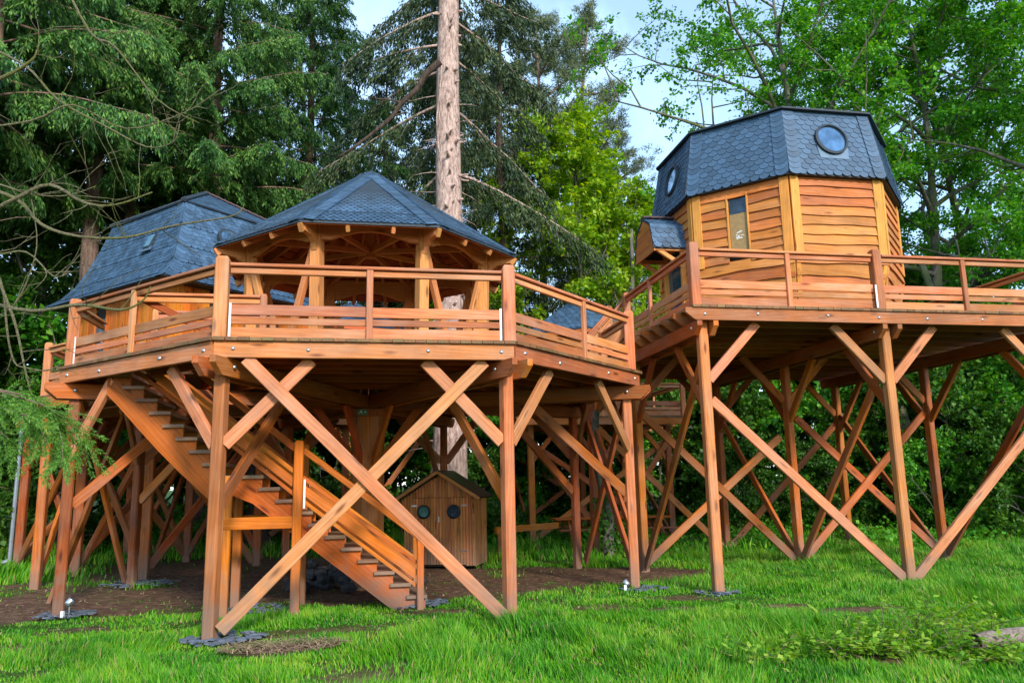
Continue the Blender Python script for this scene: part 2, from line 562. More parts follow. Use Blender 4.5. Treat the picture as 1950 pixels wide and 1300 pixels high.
APO = OR * math.cos(rad(22.5))
for s in range(8):
    an = rad(45 * (s + 1))              # normal of the side from corner s to s+1
    n = Vector((math.cos(an), math.sin(an), 0))
    t = Vector((-n.y, n.x, 0))
    C0 = Vector((CX, CY, 0))
    half = APO * math.tan(rad(22.5))
    # deck boards, square to the edge
    nb = 26
    bw = 2 * half / nb
    for i in range(nb):
        u0, u1 = -half + i * bw + .003, -half + (i + 1) * bw - .003
        ov = .045 + random.uniform(-.008, .008)
        P = []
        for (u, r) in ((u0, 0), (u1, 0), (u1, APO + ov), (u0, APO + ov)):
            q = C0 + n * r + t * u
            P.append((q.x, q.y))
        tan = math.tan(rad(22.5))
        for sg in (-1, 1):               # keep |u| <= r*tan
            ax, ay = sg * t.x - tan * n.x, sg * t.y - tan * n.y
            P = clip(P, ax, ay, ax * CX + ay * CY) if len(P) > 2 else P
        if len(P) < 3: continue
        x0, x1, y0, y1 = OPEN
        parts = [P]
        if s in (3, 4, 5):
            parts = [clip(P, 0, 1, y0), clip(P, 0, -1, -y1)]
            mid = clip(clip(P, 0, -1, -y0), 0, 1, y1)
            if len(mid) > 2: parts += [clip(mid, 1, 0, x0), clip(mid, -1, 0, -x1)]
        for q in parts:
            board2d('deck_board', plat, q, an, DZ - .042, DZ + random.uniform(-.003, .003), W_DECK)
    # joists, parallel to the edge
    k = 0
    r = APO - .055 - .46
    while r > .9:
        h2 = r * math.tan(rad(22.5)) - .03
        A, B = C0 + n * r - t * h2, C0 + n * r + t * h2
        segs = [(A, B)]
        if s in (3, 4, 5):              # leave the stair hole free
            m = []
            steps = 24
            run = None
            for q in range(steps):
                pm = A + (B - A) * ((q + .5) / steps)
                ok = not (OPEN[0] - .03 < pm.x < OPEN[1] + .03 and OPEN[2] - .03 < pm.y < OPEN[3] + .03)
                if ok and run is None: run = q
                if (not ok or q == steps - 1) and run is not None:
                    e = q + 1 if ok else q
                    if e - run > 1: m.append((A + (B - A) * (run / steps), A + (B - A) * (e / steps)))
                    run = None
            segs = m
        for a, b in segs:
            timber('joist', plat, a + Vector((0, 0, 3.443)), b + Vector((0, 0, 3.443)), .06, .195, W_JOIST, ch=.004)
        r -= .46
    # fascia with bolts
    rf = APO - .035
    hf = rf * math.tan(rad(22.5))
    A, B = C0 + n * rf - t * hf, C0 + n * rf + t * hf
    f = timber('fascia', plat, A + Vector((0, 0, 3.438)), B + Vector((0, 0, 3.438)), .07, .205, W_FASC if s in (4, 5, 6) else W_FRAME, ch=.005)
    if s in (4, 5, 6):
        for q in (.06, .30, .70, .955):
            p = A + (B - A) * q + n * .036
            bolt(f, (p.x, p.y, 3.44 + random.uniform(-.02, .02)), n)
# radial double beams, posts, braces
PR = 4.70
PO = []
for k in range(8):
    a = rad(22.5 + 45 * k)
    d = Vector((math.cos(a), math.sin(a), 0))
    t = Vector((-d.y, d.x, 0))
    c = Vector((CX, CY, 3.222))
    for sg in (-1, 1):
        bm = beam_end(plat, 'radial_beam', c + d * .38 + t * sg * .118, c + d * (OR + .17) + t * sg * .118, .082, .225, W_FRAME)
        if k in (4, 5, 6, 7):
            bolt(bm, c + d * (OR - .22) + t * sg * .181 - Vector((0, 0, -.01)), t * sg)
    p = Vector((CX, CY, 0)) + d * PR
    PO.append(p)
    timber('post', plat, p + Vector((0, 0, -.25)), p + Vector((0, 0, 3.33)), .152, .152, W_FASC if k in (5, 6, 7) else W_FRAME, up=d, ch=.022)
    # brace from the post inwards to the radial beam
    timber('knee_brace', plat, p - d * .07 + Vector((0, 0, 1.55)), p - d * 1.7 + Vector((0, 0, 3.14)), .07, .155, W_FRAME)
    # brace from the pillar outwards
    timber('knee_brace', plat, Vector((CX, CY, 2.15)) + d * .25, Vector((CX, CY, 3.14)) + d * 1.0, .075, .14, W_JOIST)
pillar = timber('central_pillar', plat, (CX, CY, -.2), (CX, CY, 3.34), .56, .56, W_FRAME, up=(math.cos(rad(10)), math.sin(rad(10)), 0), ch=.14)
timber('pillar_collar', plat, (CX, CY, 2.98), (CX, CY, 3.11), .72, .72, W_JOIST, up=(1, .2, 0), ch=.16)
# exit pictogram plate on the pillar collar
plate = timber('pictogram_plate', plat, (CX - .19, CY - .39, 3.04), (CX - .01, CY - .39, 3.04), .012, .1, simple('sign_green', (.05, .16, .07), rough=.5), ch=.001)
for (x0, z0, x1, z1, w) in ((-.155, 3.02, -.125, 3.055, .012), (-.125, 3.055, -.10, 3.02, .012), (-.125, 3.055, -.125, 3.075, .014), (-.07, 3.04, -.035, 3.04, .012), (-.05, 3.055, -.035, 3.04, .01)):
    timber('pictogram_stroke', plate, (CX + x0, CY - .398, z0), (CX + x1, CY - .398, z1), .004, w, WHITEMET, up=(0, 0, 1) if z0 == z1 else (1, 0, 0), ch=.0005)


def side_dirs(s):
    an = rad(45 * (s + 1))
    n = Vector((math.cos(an), math.sin(an), 0))
    return n, Vector((-n.y, n.x, 0))


def knees(s, z0=2.28, run=.98, w=.16):
    n, t = side_dirs(s)
    pa, pb = PO[s], PO[(s + 1) % 8]
    off = n * (.02)
    timber('knee_brace', plat, pa + off + t * .07 + Vector((0, 0, z0)), pa + off + t * (run + .1) + Vector((0, 0, 3.335)), .07, w, W_BRACE, up=n.cross(t))
    timber('knee_brace', plat, pb + off - t * .07 + Vector((0, 0, z0)), pb + off - t * (run + .1) + Vector((0, 0, 3.335)), .07, w, W_BRACE, up=n.cross(t))


for s in (3, 4, 5, 6, 7, 0, 2, 1): knees(s)


def xbrace(s, which=(1, 1), ztop=3.33, zfoot=.12, inset=.42, mat=None):
    n, t = side_dirs(s)
    pa, pb = PO[s], PO[(s + 1) % 8]
    if which[0]:
        timber('cross_brace', plat, pa + n * .088 + t * .13 + Vector((0, 0, zfoot)), pb + n * .088 - t * inset + Vector((0, 0, ztop)), .06, .16, mat or W_BRACE, up=n.cross(t))
    if which[1]:
        timber('cross_brace', plat, pb + n * .155 - t * .1 + Vector((0, 0, zfoot)), pa + n * .155 + t * inset + Vector((0, 0, ztop)), .06, .16, mat or W_BRACE, up=n.cross(t))


xbrace(5, inset=.3)
xbrace(3, mat=W_FRAME)
xbrace(7, mat=W_FRAME)
xbrace(1, mat=W_FRAME)
# railings
IR = OR - .14
RC = [(CX + IR * math.cos(rad(22.5 + 45 * k)), CY + IR * math.sin(rad(22.5 + 45 * k))) for k in range(8)]
for k in (4, 5, 6, 7, 0, 1, 2, 3):
    rail_post(plat, RC[k], DZ - .02, DZ + 1.06, rz=rad(22.5 + 45 * k) if k in (4, 7) else 0, s=.165)
railing(plat, RC[5], RC[6], DZ, (.5,), brackets=True)
railing(plat, RC[4], RC[5], DZ, (.46,), brackets=True)
railing(plat, RC[6], RC[7], DZ, (.55,))
e = Vector(RC[7]) + (Vector(RC[0]) - Vector(RC[7])) * .42
railing(plat, RC[7], e, DZ, ())
rail_post(plat, e, DZ - .02, DZ + 1.02, s=.12)
railing(plat, RC[0], RC[1], DZ)
railing(plat, RC[1], RC[2], DZ)
e2 = Vector(RC[3]) + (Vector(RC[4]) - Vector(RC[3])) * .62
railing(plat, e2, RC[4], DZ, ())
# guard round the stair opening
for y in (OPEN[2] - .06, OPEN[3] + .06):
    for x in (OPEN[0] + .1, OPEN[1]):
        rail_post(plat, (x, y), DZ - .02, DZ + 1.0, s=.1)
    railing(plat, (OPEN[0] + .1, y), (OPEN[1], y), DZ, (), gap=.05, boards=(y > 12))
# stair-head rails sloping down the flight
timber('stair_handrail', plat, (-3.3, OPEN[2] + .02, DZ + .93), (-2.0, OPEN[2] + .02, DZ + .28), .06, .1, W_JOIST)

# ---------------------------------------------------------------- staircase under the octagon
st = thing('staircase', 'orange timber staircase with open risers climbing left under the octagonal platform', 'staircase', (.8, 12.3, 0))
SY0, SY1 = 11.86, 12.78
steps = []
x, z = .86, 0.0
riser = .1755
NL = 11
for i in range(NL):
    steps.append((x - .235 * i, riser * (i + 1)))
xl = x - .235 * (NL - 1)                   # nosing of the landing step
lz = riser * NL
xu = xl - .55
NU = 8
ru = (DZ - lz) / (NU + 1)
for i in range(NU):
    steps.append((xu - .188 * i, lz + ru * (i + 1)))
for i, (sx, sz) in enumerate(steps):
    wdt = .275 if i != NL - 1 else .60
    tr = timber('tread', st, (sx - wdt, (SY0 + SY1) / 2, sz - .022), (sx + .02, (SY0 + SY1) / 2, sz - .022), SY1 - SY0 + .17, .05, W_TREAD, ch=.005)
    # turn the grain across the flight
def raked(name, par, pts, y, ang, mat):
    """plate in the X-Z plane at depth y with its grain along the rake"""
    c, sn = math.cos(ang), math.sin(ang)
    mx_, mz_ = sum(p[0] for p in pts) / len(pts), sum(p[1] for p in pts) / len(pts)
    loc = [((p[0] - mx_) * c + (p[1] - mz_) * sn, -(p[0] - mx_) * sn + (p[1] - mz_) * c) for p in pts]
    return prism(name, par, loc, (mx_, y, mz_), (c, 0, sn), (0, -1, 0) , .055, mat)


for y in (SY0, SY1):
    top = []
    for i, (sx, sz) in enumerate(steps[:NL]):
        top += [(sx, sz - riser - .046), (sx, sz - .046)]
    top += [(xl - .58, lz - .046)]
    low = [(xl - .58, lz - .24), (xl - .40, lz - .28), (xl - .12, lz - .40), (x - .42, -.06), (x, -.06)]
    raked('stringer', st, top + low, y, -math.atan2(riser, .235), W_STAIR)
    top = []
    for i, (sx, sz) in enumerate(steps[NL:]):
        top += [(sx, sz - ru - .046), (sx, sz - .046)]
    xe = xu - .188 * NU
    top += [(xe, DZ - ru - .05), (xe - .12, DZ - ru - .05), (xe - .12, DZ - ru - .30)]
    low = []
    for q in range(6):
        f = q / 5
        low.append((xe + .02 + f * (xu - .02 - xe), DZ - ru - .44 + f * (lz - .20 - DZ + ru + .16) - .06 * math.sin(f * math.pi)))
    low.append((xu + .02, lz - .26))
    raked('stringer', st, top + low, y, -math.atan2(ru, .188), W_STAIR)
# landing frame and posts
for (px_, py_) in ((-1.95, SY0 - .06), (-1.95, SY1 + .06), (-.98, SY0 - .09), (-.98, SY1 + .09)):
    hi = 2.42 if px_ > -1.5 else 1.92
    rail_post(st, (px_, py_), -.15, hi, s=.13, mat=W_STAIR, name='stair_post')
timber('landing_beam', st, (-1.98, SY0 - .10, 1.26), (-.92, SY0 - .10, 1.26), .06, .17, W_STAIR)
timber('landing_beam', st, (-1.98, SY1 + .12, 1.26), (-.92, SY1 + .12, 1.26), .06, .17, W_STAIR)
for y, o in ((SY0 - .05, -.05), (SY1 + .05, .05)):
    rail_post(st, (x - .08, y + o), -.1, 1.14, s=.10, mat=W_STAIR, name='stair_post')
    a = Vector((x - .13, y, 1.02)); b = Vector((-.92, y, 2.28))
    hr = timber('handrail', st, a, b, .06, .085, W_STAIR)
    for dz, hh in ((.56, .07), (.395, .15), (.235, .065)):
        timber('guard_board', hr, a - Vector((0, 0, 1.02)) + Vector((0, 0, dz + .07)), b - Vector((0, 0, 1.02)) + Vector((0, 0, dz + .07)), .03, hh * .82, W_STAIR, ch=.003)
    timber('bracket', hr, a + Vector((.02, -.03 if o < 0 else .03, -.80)), a + Vector((.02, -.03 if o < 0 else .03, -.38)), .02, .01, WHITEMET, ch=.001)
    timber('bracket', hr, b + Vector((.03, -.05 if o < 0 else .05, -.83)), b + Vector((.03, -.05 if o < 0 else .05, -.42)), .03, .012, WHITEMET, ch=.001)
    a = Vector((-1.04, y, 2.30)); b = Vector((-3.25, y, 4.06))
    hr = timber('handrail', st, a, b, .06, .085, W_STAIR)
    for dz, hh in ((.53, .07), (.37, .145), (.215, .065)):
        timber('guard_board', hr, a + Vector((0, 0, dz - .86)), b + Vector((0, 0, dz - .86)), .03, hh * .82, W_STAIR, ch=.003)

# ---------------------------------------------------------------- square platform of the tower cabin
TZ = 4.54
X0, X1, Y0, Y1 = 5.142, 12.36, 11.507, 18.72
tp = thing('square_platform', 'high square timber platform on tall braced posts at the right', 'platform', (8.75, 15.1, 0))
GX, GY = (5.4, 8.75, 12.1), (11.78, 15.1, 18.45)
nb = 52
bw = (X1 - X0) / nb
for i in range(nb):
    a0, a1 = X0 + i * bw + .003, X0 + (i + 1) * bw - .003
    ov = .03 + random.uniform(-.006, .006)
    board2d('deck_board', tp, [(a0, Y0 - ov), (a1, Y0 - ov), (a1, Y1), (a0, Y1)], rad(90), TZ - .042, TZ + random.uniform(-.002, .002), W_DECK)
ny = 15
for i in range(ny):
    y = Y0 + .04 + i * (Y1 - Y0 - .08) / (ny - 1)
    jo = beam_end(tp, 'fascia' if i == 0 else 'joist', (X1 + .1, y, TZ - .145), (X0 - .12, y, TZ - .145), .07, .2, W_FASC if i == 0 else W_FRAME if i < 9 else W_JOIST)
    if i == 0:
        for q in (5.35, 6.28, 7.55, 8.5, 9.42, 10.5, 11.5): bolt(jo, (q, y - .036, TZ - .14 + random.uniform(-.02, .02)), (0, -1, 0))
BZ = TZ - .245
for gx in GX:
    for sg in (-1, 1):
        bm = beam_end(tp, 'main_beam', (gx + sg * .14, Y1 + .1, BZ - .115), (gx + sg * .14, Y0 + .02, BZ - .115), .085, .225, W_FRAME)
        bolt(bm, (gx + sg * .183, 11.78, BZ - .1), (sg, 0, 0))
    for gy in GY:
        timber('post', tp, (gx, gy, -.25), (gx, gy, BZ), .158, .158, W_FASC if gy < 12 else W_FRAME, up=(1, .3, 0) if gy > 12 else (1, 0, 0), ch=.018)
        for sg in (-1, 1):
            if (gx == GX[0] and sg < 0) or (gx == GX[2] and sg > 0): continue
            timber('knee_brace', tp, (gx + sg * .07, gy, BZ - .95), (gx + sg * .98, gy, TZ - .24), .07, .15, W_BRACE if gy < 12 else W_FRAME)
        for sg in (-1, 1):
            if (gy == GY[0] and sg < 0) or (gy == GY[2] and sg > 0): continue
            timber('knee_brace', tp, (gx, gy + sg * .07, BZ - 1.35), (gx, gy + sg * 1.1, BZ - .2), .075, .15, W_FRAME)


def tbr(p0, p1, off=(0, 0), mat=None):
    o = Vector((off[0], off[1], 0))
    timber('cross_brace', tp, Vector(p0) + o, Vector(p1) + o, .065, .155, mat or W_FRAME, up=(0, 0, 1))


tbr((GX[1] - .1, GY[0], .1), (GX[0] + .09, GY[0], 3.02), (0, -.0), W_BRACE)
tbr((GX[1] + .12, GY[0], .1), (GX[2] - .09, GY[0], 3.02), (0, 0), W_BRACE)
for gy in GY[1:]:
    tbr((GX[1] - .1, gy, .1), (GX[0] + .09, gy, 3.1))
    tbr((GX[1] + .1, gy, .1), (GX[2] - .09, gy, 3.1))
for gx in GX:
    tbr((gx, GY[1] - .1, .1), (gx, GY[0] + .09, 3.65))
    tbr((gx, GY[1] + .1, .1), (gx, GY[2] - .09, 3.3))
tbr((GX[0] + .02, GY[1] + .06, .1), (GX[1] - .2, GY[1] + .06, 2.6))
tbr((GX[2] - .02, GY[1] + .06, .1), (GX[1] + .2, GY[1] + .06, 3.0))
# railing
ri = .1
cor = [(X0 + ri, Y0 + ri), (8.6, Y0 + ri), (X1 - ri, Y0 + ri)]
for c in cor: rail_post(tp, c, TZ - .02, TZ + 1.07, s=.16)
railing(tp, cor[0], cor[1], TZ, (.5,))
r2 = railing(tp, cor[1], cor[2], TZ, (.46,))
lb = (X0 + ri, 15.0)
railing(tp, lb, cor[0], TZ, (.42,))
rail_post(tp, lb, TZ - .02, TZ + 1.05, s=.14)
rail_post(tp, (X0 + ri, 16.2), TZ - .02, TZ + 1.05, s=.14)
rb = (X1 - ri, Y1 - ri)
railing(tp, cor[2], rb, TZ, (.5,))
rail_post(tp, rb, TZ - .02, TZ + 1.05, s=.14)
timber('bracket', cor and r2, (8.50, Y0 + ri - .09, TZ + .02), (8.50, Y0 + ri - .09, TZ + .42), .03, .012, WHITEMET, up=(0, 1, 0), ch=.001)

# ---------------------------------------------------------------- short link stair between the platforms
ls = thing('link_stair', 'short flight of steps with handrails joining the two platforms', 'staircase', (4.9, 15.6, DZ))
for y in (15.12, 16.08):
    prism('stringer', ls, [(4.25, DZ - .1), (4.25, DZ + .06), (5.2, TZ - .05), (5.2, TZ - .32), (4.62, DZ - .12)], (0, y, 0), (1, 0, 0), (0, -1, 0), .055, W_STAIR)
    a, b = Vector((4.32, y, DZ + .86)), Vector((5.22, y, TZ + .92))
    hr = timber('handrail', ls, a - Vector((.12, 0, .1)), b, .1, .045, W_RAIL)
    timber('sub_rail', hr, a - Vector((.05, 0, .12)), b - Vector((0, 0, .08)), .05, .06, W_RAIL)
    for dz in (-.30, -.48, -.66):
        timber('guard_board', hr, a + Vector((0, 0, dz)), b + Vector((0, 0, dz)), .03, .12, W_RAIL, ch=.003)
    for q in (0.02, .4):
        p = a + (b - a) * q
        rail_post(ls, p, p.z - .9, p.z + .03, s=.1, name='stair_post')
for i in range(4):
    timber('tread', ls, (4.37 + .22 * i, 15.1, DZ + .19 * (i + 1)), (4.37 + .22 * i, 16.1, DZ + .19 * (i + 1)), .27, .045, W_TREAD)

# ================================================================ ROOF TILES
TILE_CACHE = {}


def tile_poly(w, L, shape):
    a = w / 2 - .003
    if shape == 'scale':          # rounded lower end
        pts = [(-a, L)]
        n = 6
        dp = min(a * .8, L * .42)
        for i in range(n + 1):
            th = math.pi * i / n
            pts.append((-a * math.cos(th), dp - dp * math.sin(th)))
        pts.append((a, L))
        return pts
    if shape == 'hex':
        return [(-a, L), (-a, L * .3), (-a * .45, 0), (a * .45, 0), (a, L * .3), (a, L)]
    return [(-a, L), (-a, 0), (a, 0), (a, L)]


def tile_rows(A, B, C, D, tw, ex, shape, thick=.011, skip=None, stagger=True, lift=.012):
    """tiles over the planar quad A (bottom left) B (bottom right) C (top right) D (top left).
    yields (matrix, poly, clipped) with poly in local x (across), y (up the slope), z (out)"""
    A, B, C, D = map(Vector, (A, B, C, D))
    ux = (B - A).normalized()
    up = (D - A) - ux * (D - A).dot(ux)
    H = up.length
    uy = up / H
    nz = ux.cross(uy)
    xl1 = (D - A).dot(ux)
    W0 = (B - A).length
    xr1 = (C - A).dot(ux)
    rows = max(1, int(round(H / ex)))
    e = H / rows
    out = []
    for r in range(rows):
        v = r * e
        def lim(y):
            f = max(0., min(1., y / H))
            return xl1 * f, W0 + (xr1 - W0) * f
        l0, r0 = lim(v)
        n = int((r0 - l0) / tw) + 3
        off = (tw / 2 if (r % 2 and stagger) else 0)
        xc0 = (W0 / 2) - tw * (int(W0 / 2 / tw) + 2) + off
        L = min(e * 2.1, H - v + .02)
        for k in range(int(W0 / tw) + 6):
            xc = xc0 + k * tw
            if xc + tw / 2 < l0 + .01 or xc - tw / 2 > r0 - .01: continue
            if skip and skip(xc, v + e * .6): continue
            jx, jy = random.uniform(-.003, .003), random.uniform(-.004, .004)
            base = tile_poly(tw, L, shape)
            P = []
            clipd = False
            for (px_, py_) in base:
                lo, hi = lim(v + py_)
                gx = xc + px_
                if gx < lo: gx = lo; clipd = True
                if gx > hi: gx = hi; clipd = True
                P.append((gx - xc, py_))
            if area(P) < tw * e * .15: continue
            tilt = math.atan2(lift + thick, L)
            M = Matrix.Translation(A + ux * (xc + jx) + uy * (v + jy) + nz * (lift + thick)) @ Matrix(((ux.x, uy.x, nz.x), (ux.y, uy.y, nz.y), (ux.z, uy.z, nz.z))).to_4x4() @ Matrix.Rotation(-tilt, 4, 'X')
            out.append((M, P, clipd))
    return out


def tile_mesh(P, thick):
    n = len(P)
    ar = sum(P[i][0] * P[(i + 1) % n][1] - P[(i + 1) % n][0] * P[i][1] for i in range(n))
    if ar < 0: P = P[::-1]
    V = [(x, y, -thick) for x, y in P] + [(x, y, 0) for x, y in P]
    Fc = [tuple(range(n, 2 * n))] + [(i, (i + 1) % n, n + (i + 1) % n, n + i) for i in range(n)]
    return V, Fc


def tiles_joined(name, parent, tiles, thick, mat):
    VV, FF = [], []
    for M, P, c in tiles:
        V, Fc = tile_mesh(P, thick)
        o = len(VV)
        VV += [M @ Vector(v) for v in V]
        FF += [tuple(o + i for i in f) for f in Fc]
    Mi = WM[parent.name]
    inv = Mi.inverted()
    return tag(add(name, mk(name, [inv @ v for v in VV], FF, mat), Mi, parent), kind='stuff')


def tiles_single(name, parent, tiles, thick, mat):
    for M, P, c in tiles:
        key = None if c else tuple((round(a, 3), round(b, 3)) for a, b in P) + (mat.name,)
        me = TILE_CACHE.get(key) if key else None
        if me is None:
            me = mk(name, *tile_mesh(P, thick), mat)
            if key: TILE_CACHE[key] = me
        add(name, me, M, parent)


def frustum(name, parent, rings, cx, cy, nside, a0, mat, cap=True):
    """solid through rings (circumradius, z) with nside corners, first at angle a0"""
    V, Fc = [], []
    for r, z in rings:
        V += [(cx + r * math.cos(a0 + 2 * math.pi * i / nside), cy + r * math.sin(a0 + 2 * math.pi * i / nside), z) for i in range(nside)]
    for k in range(len(rings) - 1):
        o = k * nside
        Fc += [(o + i, o + (i + 1) % nside, o + nside + (i + 1) % nside, o + nside + i) for i in range(nside)]
    if cap:
        Fc += [tuple(range(nside - 1, -1, -1)), tuple(range((len(rings) - 1) * nside, len(rings) * nside))]
    z0 = rings[0][1]
    M = Matrix.Translation((cx, cy, z0))
    return add(name, mk(name, [(x - cx, y - cy, z - z0) for x, y, z in V], Fc, mat), M, parent)


def ring(cx, cy, r, z, n, a0): return [Vector((cx + r * math.cos(a0 + 2 * math.pi * i / n), cy + r * math.sin(a0 + 2 * math.pi * i / n), z)) for i in range(n)]


def hip_tiles(p0, p1, nrm, tw, L, shape='scale', thick=.014, side=None, lift=.03):
    """one column of tiles up a hip line; side offsets the column sideways"""
    p0, p1 = Vector(p0), Vector(p1)
    uy = (p1 - p0).normalized()
    nz = Vector(nrm)
    nz = (nz - uy * nz.dot(uy)).normalized()
    ux = uy.cross(nz)
    H = (p1 - p0).length
    n = max(1, int(round(H / L)))
    e = H / n
    out = []
    for i in range(n):
        Lt = min(e * 1.7, H - e * i)
        M = Matrix.Translation(p0 + uy * (e * i - .02) + nz * (lift + .012) + ux * (side or 0)) @ Matrix(((ux.x, uy.x, nz.x), (ux.y, uy.y, nz.y), (ux.z, uy.z, nz.z))).to_4x4() @ Matrix.Rotation(-math.atan2(.014, Lt), 4, 'X')
        out.append((M, tile_poly(tw, Lt, shape), False))
    return out


# ================================================================ GAZEBO
A8 = rad(22.5)
gz = thing('gazebo', 'open octagonal gazebo with curved posts and slate pyramid roof on the low platform', 'gazebo', (CX, CY, DZ))
GE, GZE, GZA = 2.83, 5.80, 7.73
GP = 2.22
eave = ring(CX, CY, GE, GZE, 8, A8)
frustum('roof', gz, [(GE, GZE - .03), (GE, GZE + .0), (.06, GZA), (.02, GZA + .02)], CX, CY, 8, A8, SLATE_D, cap=False)
roof = [o for o in COL.objects if o.parent == gz and o.name.startswith('roof')][0]
apex = Vector((CX, CY, GZA))
for s in (3, 4, 5, 6):
    A, B = eave[s], eave[(s + 1) % 8]
    # lower course band, field and hip bands
    f1 = .16
    A1, B1 = A + (apex - A) * f1, B + (apex - B) * f1
    n = (B - A).cross(apex - A).normalized()
    t1 = tile_rows(A, B, B1, A1, .105, .085, 'hex', lift=.016)
    fa, fb = A1, B1
    t2 = tile_rows(fa + (B - A) * .0, fb, apex - (apex - fb) * .02, apex - (apex - fa) * .02, .11, .10, 'hex', lift=.008)
    tiles_joined('slates', roof, t1 + t2, .010, SLATE)
    # hip bands: narrow slates laid across, on both sides of each hip
    hb = []
    for (P, sg) in ((A, 1), (B, -1)):
        d = (apex - P).normalized()
        ux = d.cross(n)
        hb += hip_tiles(P + d * .05, apex - d * .12, n, .20, .075, 'rect', side=sg * .115, lift=.03)
    tiles_joined('hip_slates', roof, hb, .012, SLATE)
# ceiling boards and rafters below the slates
for s in range(8):
    A, B = eave[s], eave[(s + 1) % 8]
    n = (B - A).cross(apex - A).normalized()
    dn = -n * .05
    rows = 16
    for r in range(rows):
        f0, f1 = r / rows + .003, (r + 1) / rows - .003
        if f1 > .985: f1 = .985
        a0, b0 = A + (apex - A) * f0 + dn, B + (apex - B) * f0 + dn
        a1, b1 = A + (apex - A) * f1 + dn, B + (apex - B) * f1 + dn
        c = (a0 + b0 + a1 + b1) / 4
        x = (B - A).normalized()
        y = n.cross(x)
        poly = [((p - c).dot(x), (p - c).dot(y)) for p in (a0, b0, b1, a1)]
        prism('ceiling_board', gz, poly, c, x, n, .018, W_CEIL)
    timber('hip_rafter', gz, A + Vector((0, 0, -.13)) + (apex - A) * .01, apex + Vector((0, 0, -.22)), .07, .14, W_GAZ)
    for q in (1 / 3, 2 / 3):
        m = A + (B - A) * q
        timber('rafter', gz, m + Vector((0, 0, -.115)) + (apex - m) * .02, apex + Vector((0, 0, -.22)) + (m - apex) * (.12 if s % 2 else .2), .055, .1, W_GAZ)
pst = ring(CX, CY, GP, DZ, 8, A8)
for k in range(8):
    a = A8 + k * math.pi / 4
    d = Vector((math.cos(a), math.sin(a), 0))
    t = Vector((-d.y, d.x, 0))
    # curved post: profile in the radial plane (z along grain)
    h = 6.10 - DZ
    rp = [(0, -.13), (0, .06), (h * .35, .05), (h * .68, .07), (h * .84, .08), (h * .92, .10), (h, .13), (h, -.05), (h * .85, -.09), (h * .5, -.12)]
    prism('post', gz, [(z, r) for z, r in rp], pst[k], (0, 0, 1), t, .165, W_GAZ)
    prism('eave_bracket', gz, [(0, 0), (.10, .05), (.17, .16), (.20, .42), (.30, .42), (.40, .22), (.48, 0)], pst[k] + d * .09 + Vector((0, 0, h - .62)), (0, 0, 1), t, .085, W_GAZ)
for s in range(8):
    P, Q = pst[s] + Vector((0, 0, 0)), pst[(s + 1) % 8]
    ee = (Q - P)
    L = ee.length
    x = ee.normalized()
    n = Vector((x.y, -x.x, 0))
    zt = 6.08 - DZ
    poly = [(0, zt), (L, zt), (L, zt - .42), (L * .86, zt - .41)]
    poly += [(L * (.86 - .72 * i / 6), zt - .40 + .15 * math.sin(math.pi * i / 6)) for i in range(0, 7)]
    poly += [(L * .14, zt - .41), (0, zt - .42)]
    prism('arched_beam', gz, poly, P + n * .02, x, n, .075, W_GAZ)
    for q in (1 / 3, 2 / 3):        # rafter tails
        m = eave[s] + (eave[(s + 1) % 8] - eave[s]) * q
        d = (m - Vector((CX, CY, m.z))).normalized()
        timber('rafter_tail', gz, m - d * .55 + Vector((0, 0, .20)), m - d * .05 + Vector((0, 0, -.10)), .06, .085, W_GAZ)
    if s != 5:                       # V struts, all sides but the front
        mid = (P + Q) / 2
        timber('strut', gz, P + Vector((0, 0, 2.0)) + x * .06, mid - x * .05 + Vector((0, 0, .02)), .085, .12, W_GAZ)
        timber('strut', gz, Q + Vector((0, 0, 2.0)) - x * .06, mid + x * .05 + Vector((0, 0, .02)), .085, .12, W_GAZ)
for k in range(8):
    timber('tie_beam', gz, pst[k] + Vector((0, 0, 6.0 - DZ)), (CX, CY, 6.12), .06, .10, W_GAZ)
timber('king_post', gz, (CX, CY, 6.0), (CX, CY, GZA - .1), .17, .17, W_GAZ, up=(1, 0, 0), ch=.04)
# ================================================================ TOWER CABIN
TC = (8.75, 15.05)
tw = thing('tower_cabin', 'octagonal cabin clad in wavy orange boards with steep scalloped slate roof on the high platform', 'cabin', (TC[0], TC[1], TZ))
WR0, WR1, WZ1, WR2, WZ2 = 2.22, 2.49, 5.72, 2.50, 7.42
frustum('wall', tw, [(WR0 - .06, TZ + .005), (WR1 - .06, WZ1), (WR2 - .06, WZ2 + .1)], TC[0], TC[1], 8, A8, DARKIN)


def wavy_board(parent, P, x, up, nrm, L, h, mat, amp=.012, lap=.03, th0=.010, th1=.05, seed=None):
    """clapboard: P lower left corner, wavy lower edge, thicker at the bottom, overlapping the board below"""
    n = 9
    r = random.Random(seed) if seed is not None else random
    ph, k1, k2 = r.uniform(0, 6), r.uniform(2, 4), r.uniform(5, 9)
    V = []
    for i in range(n + 1):
        u = i / n
        w = amp * (math.sin(ph + k1 * u * L) + .5 * math.sin(ph * 2 + k2 * u * L)) - lap
        V += [(u * L - L / 2, w, th1), (u * L - L / 2, h, th0), (u * L - L / 2, w, 0), (u * L - L / 2, h, 0)]
    Fc = []
    for i in range(n):
        a, b = 4 * i, 4 * i + 4
        Fc += [(a, b, b + 1, a + 1), (a + 2, b + 2, b, a)]
    Fc += [(0, 1, 3, 2), (4 * n, 4 * n + 2, 4 * n + 3, 4 * n + 1)]
    x, nrm = Vector(x).normalized(), Vector(nrm)
    M = Matrix.Translation(Vector(P) + x * (L / 2)) @ frame(x, nrm)
    return add('cladding_board', mk('cladding_board', V, Fc, mat), M, parent)


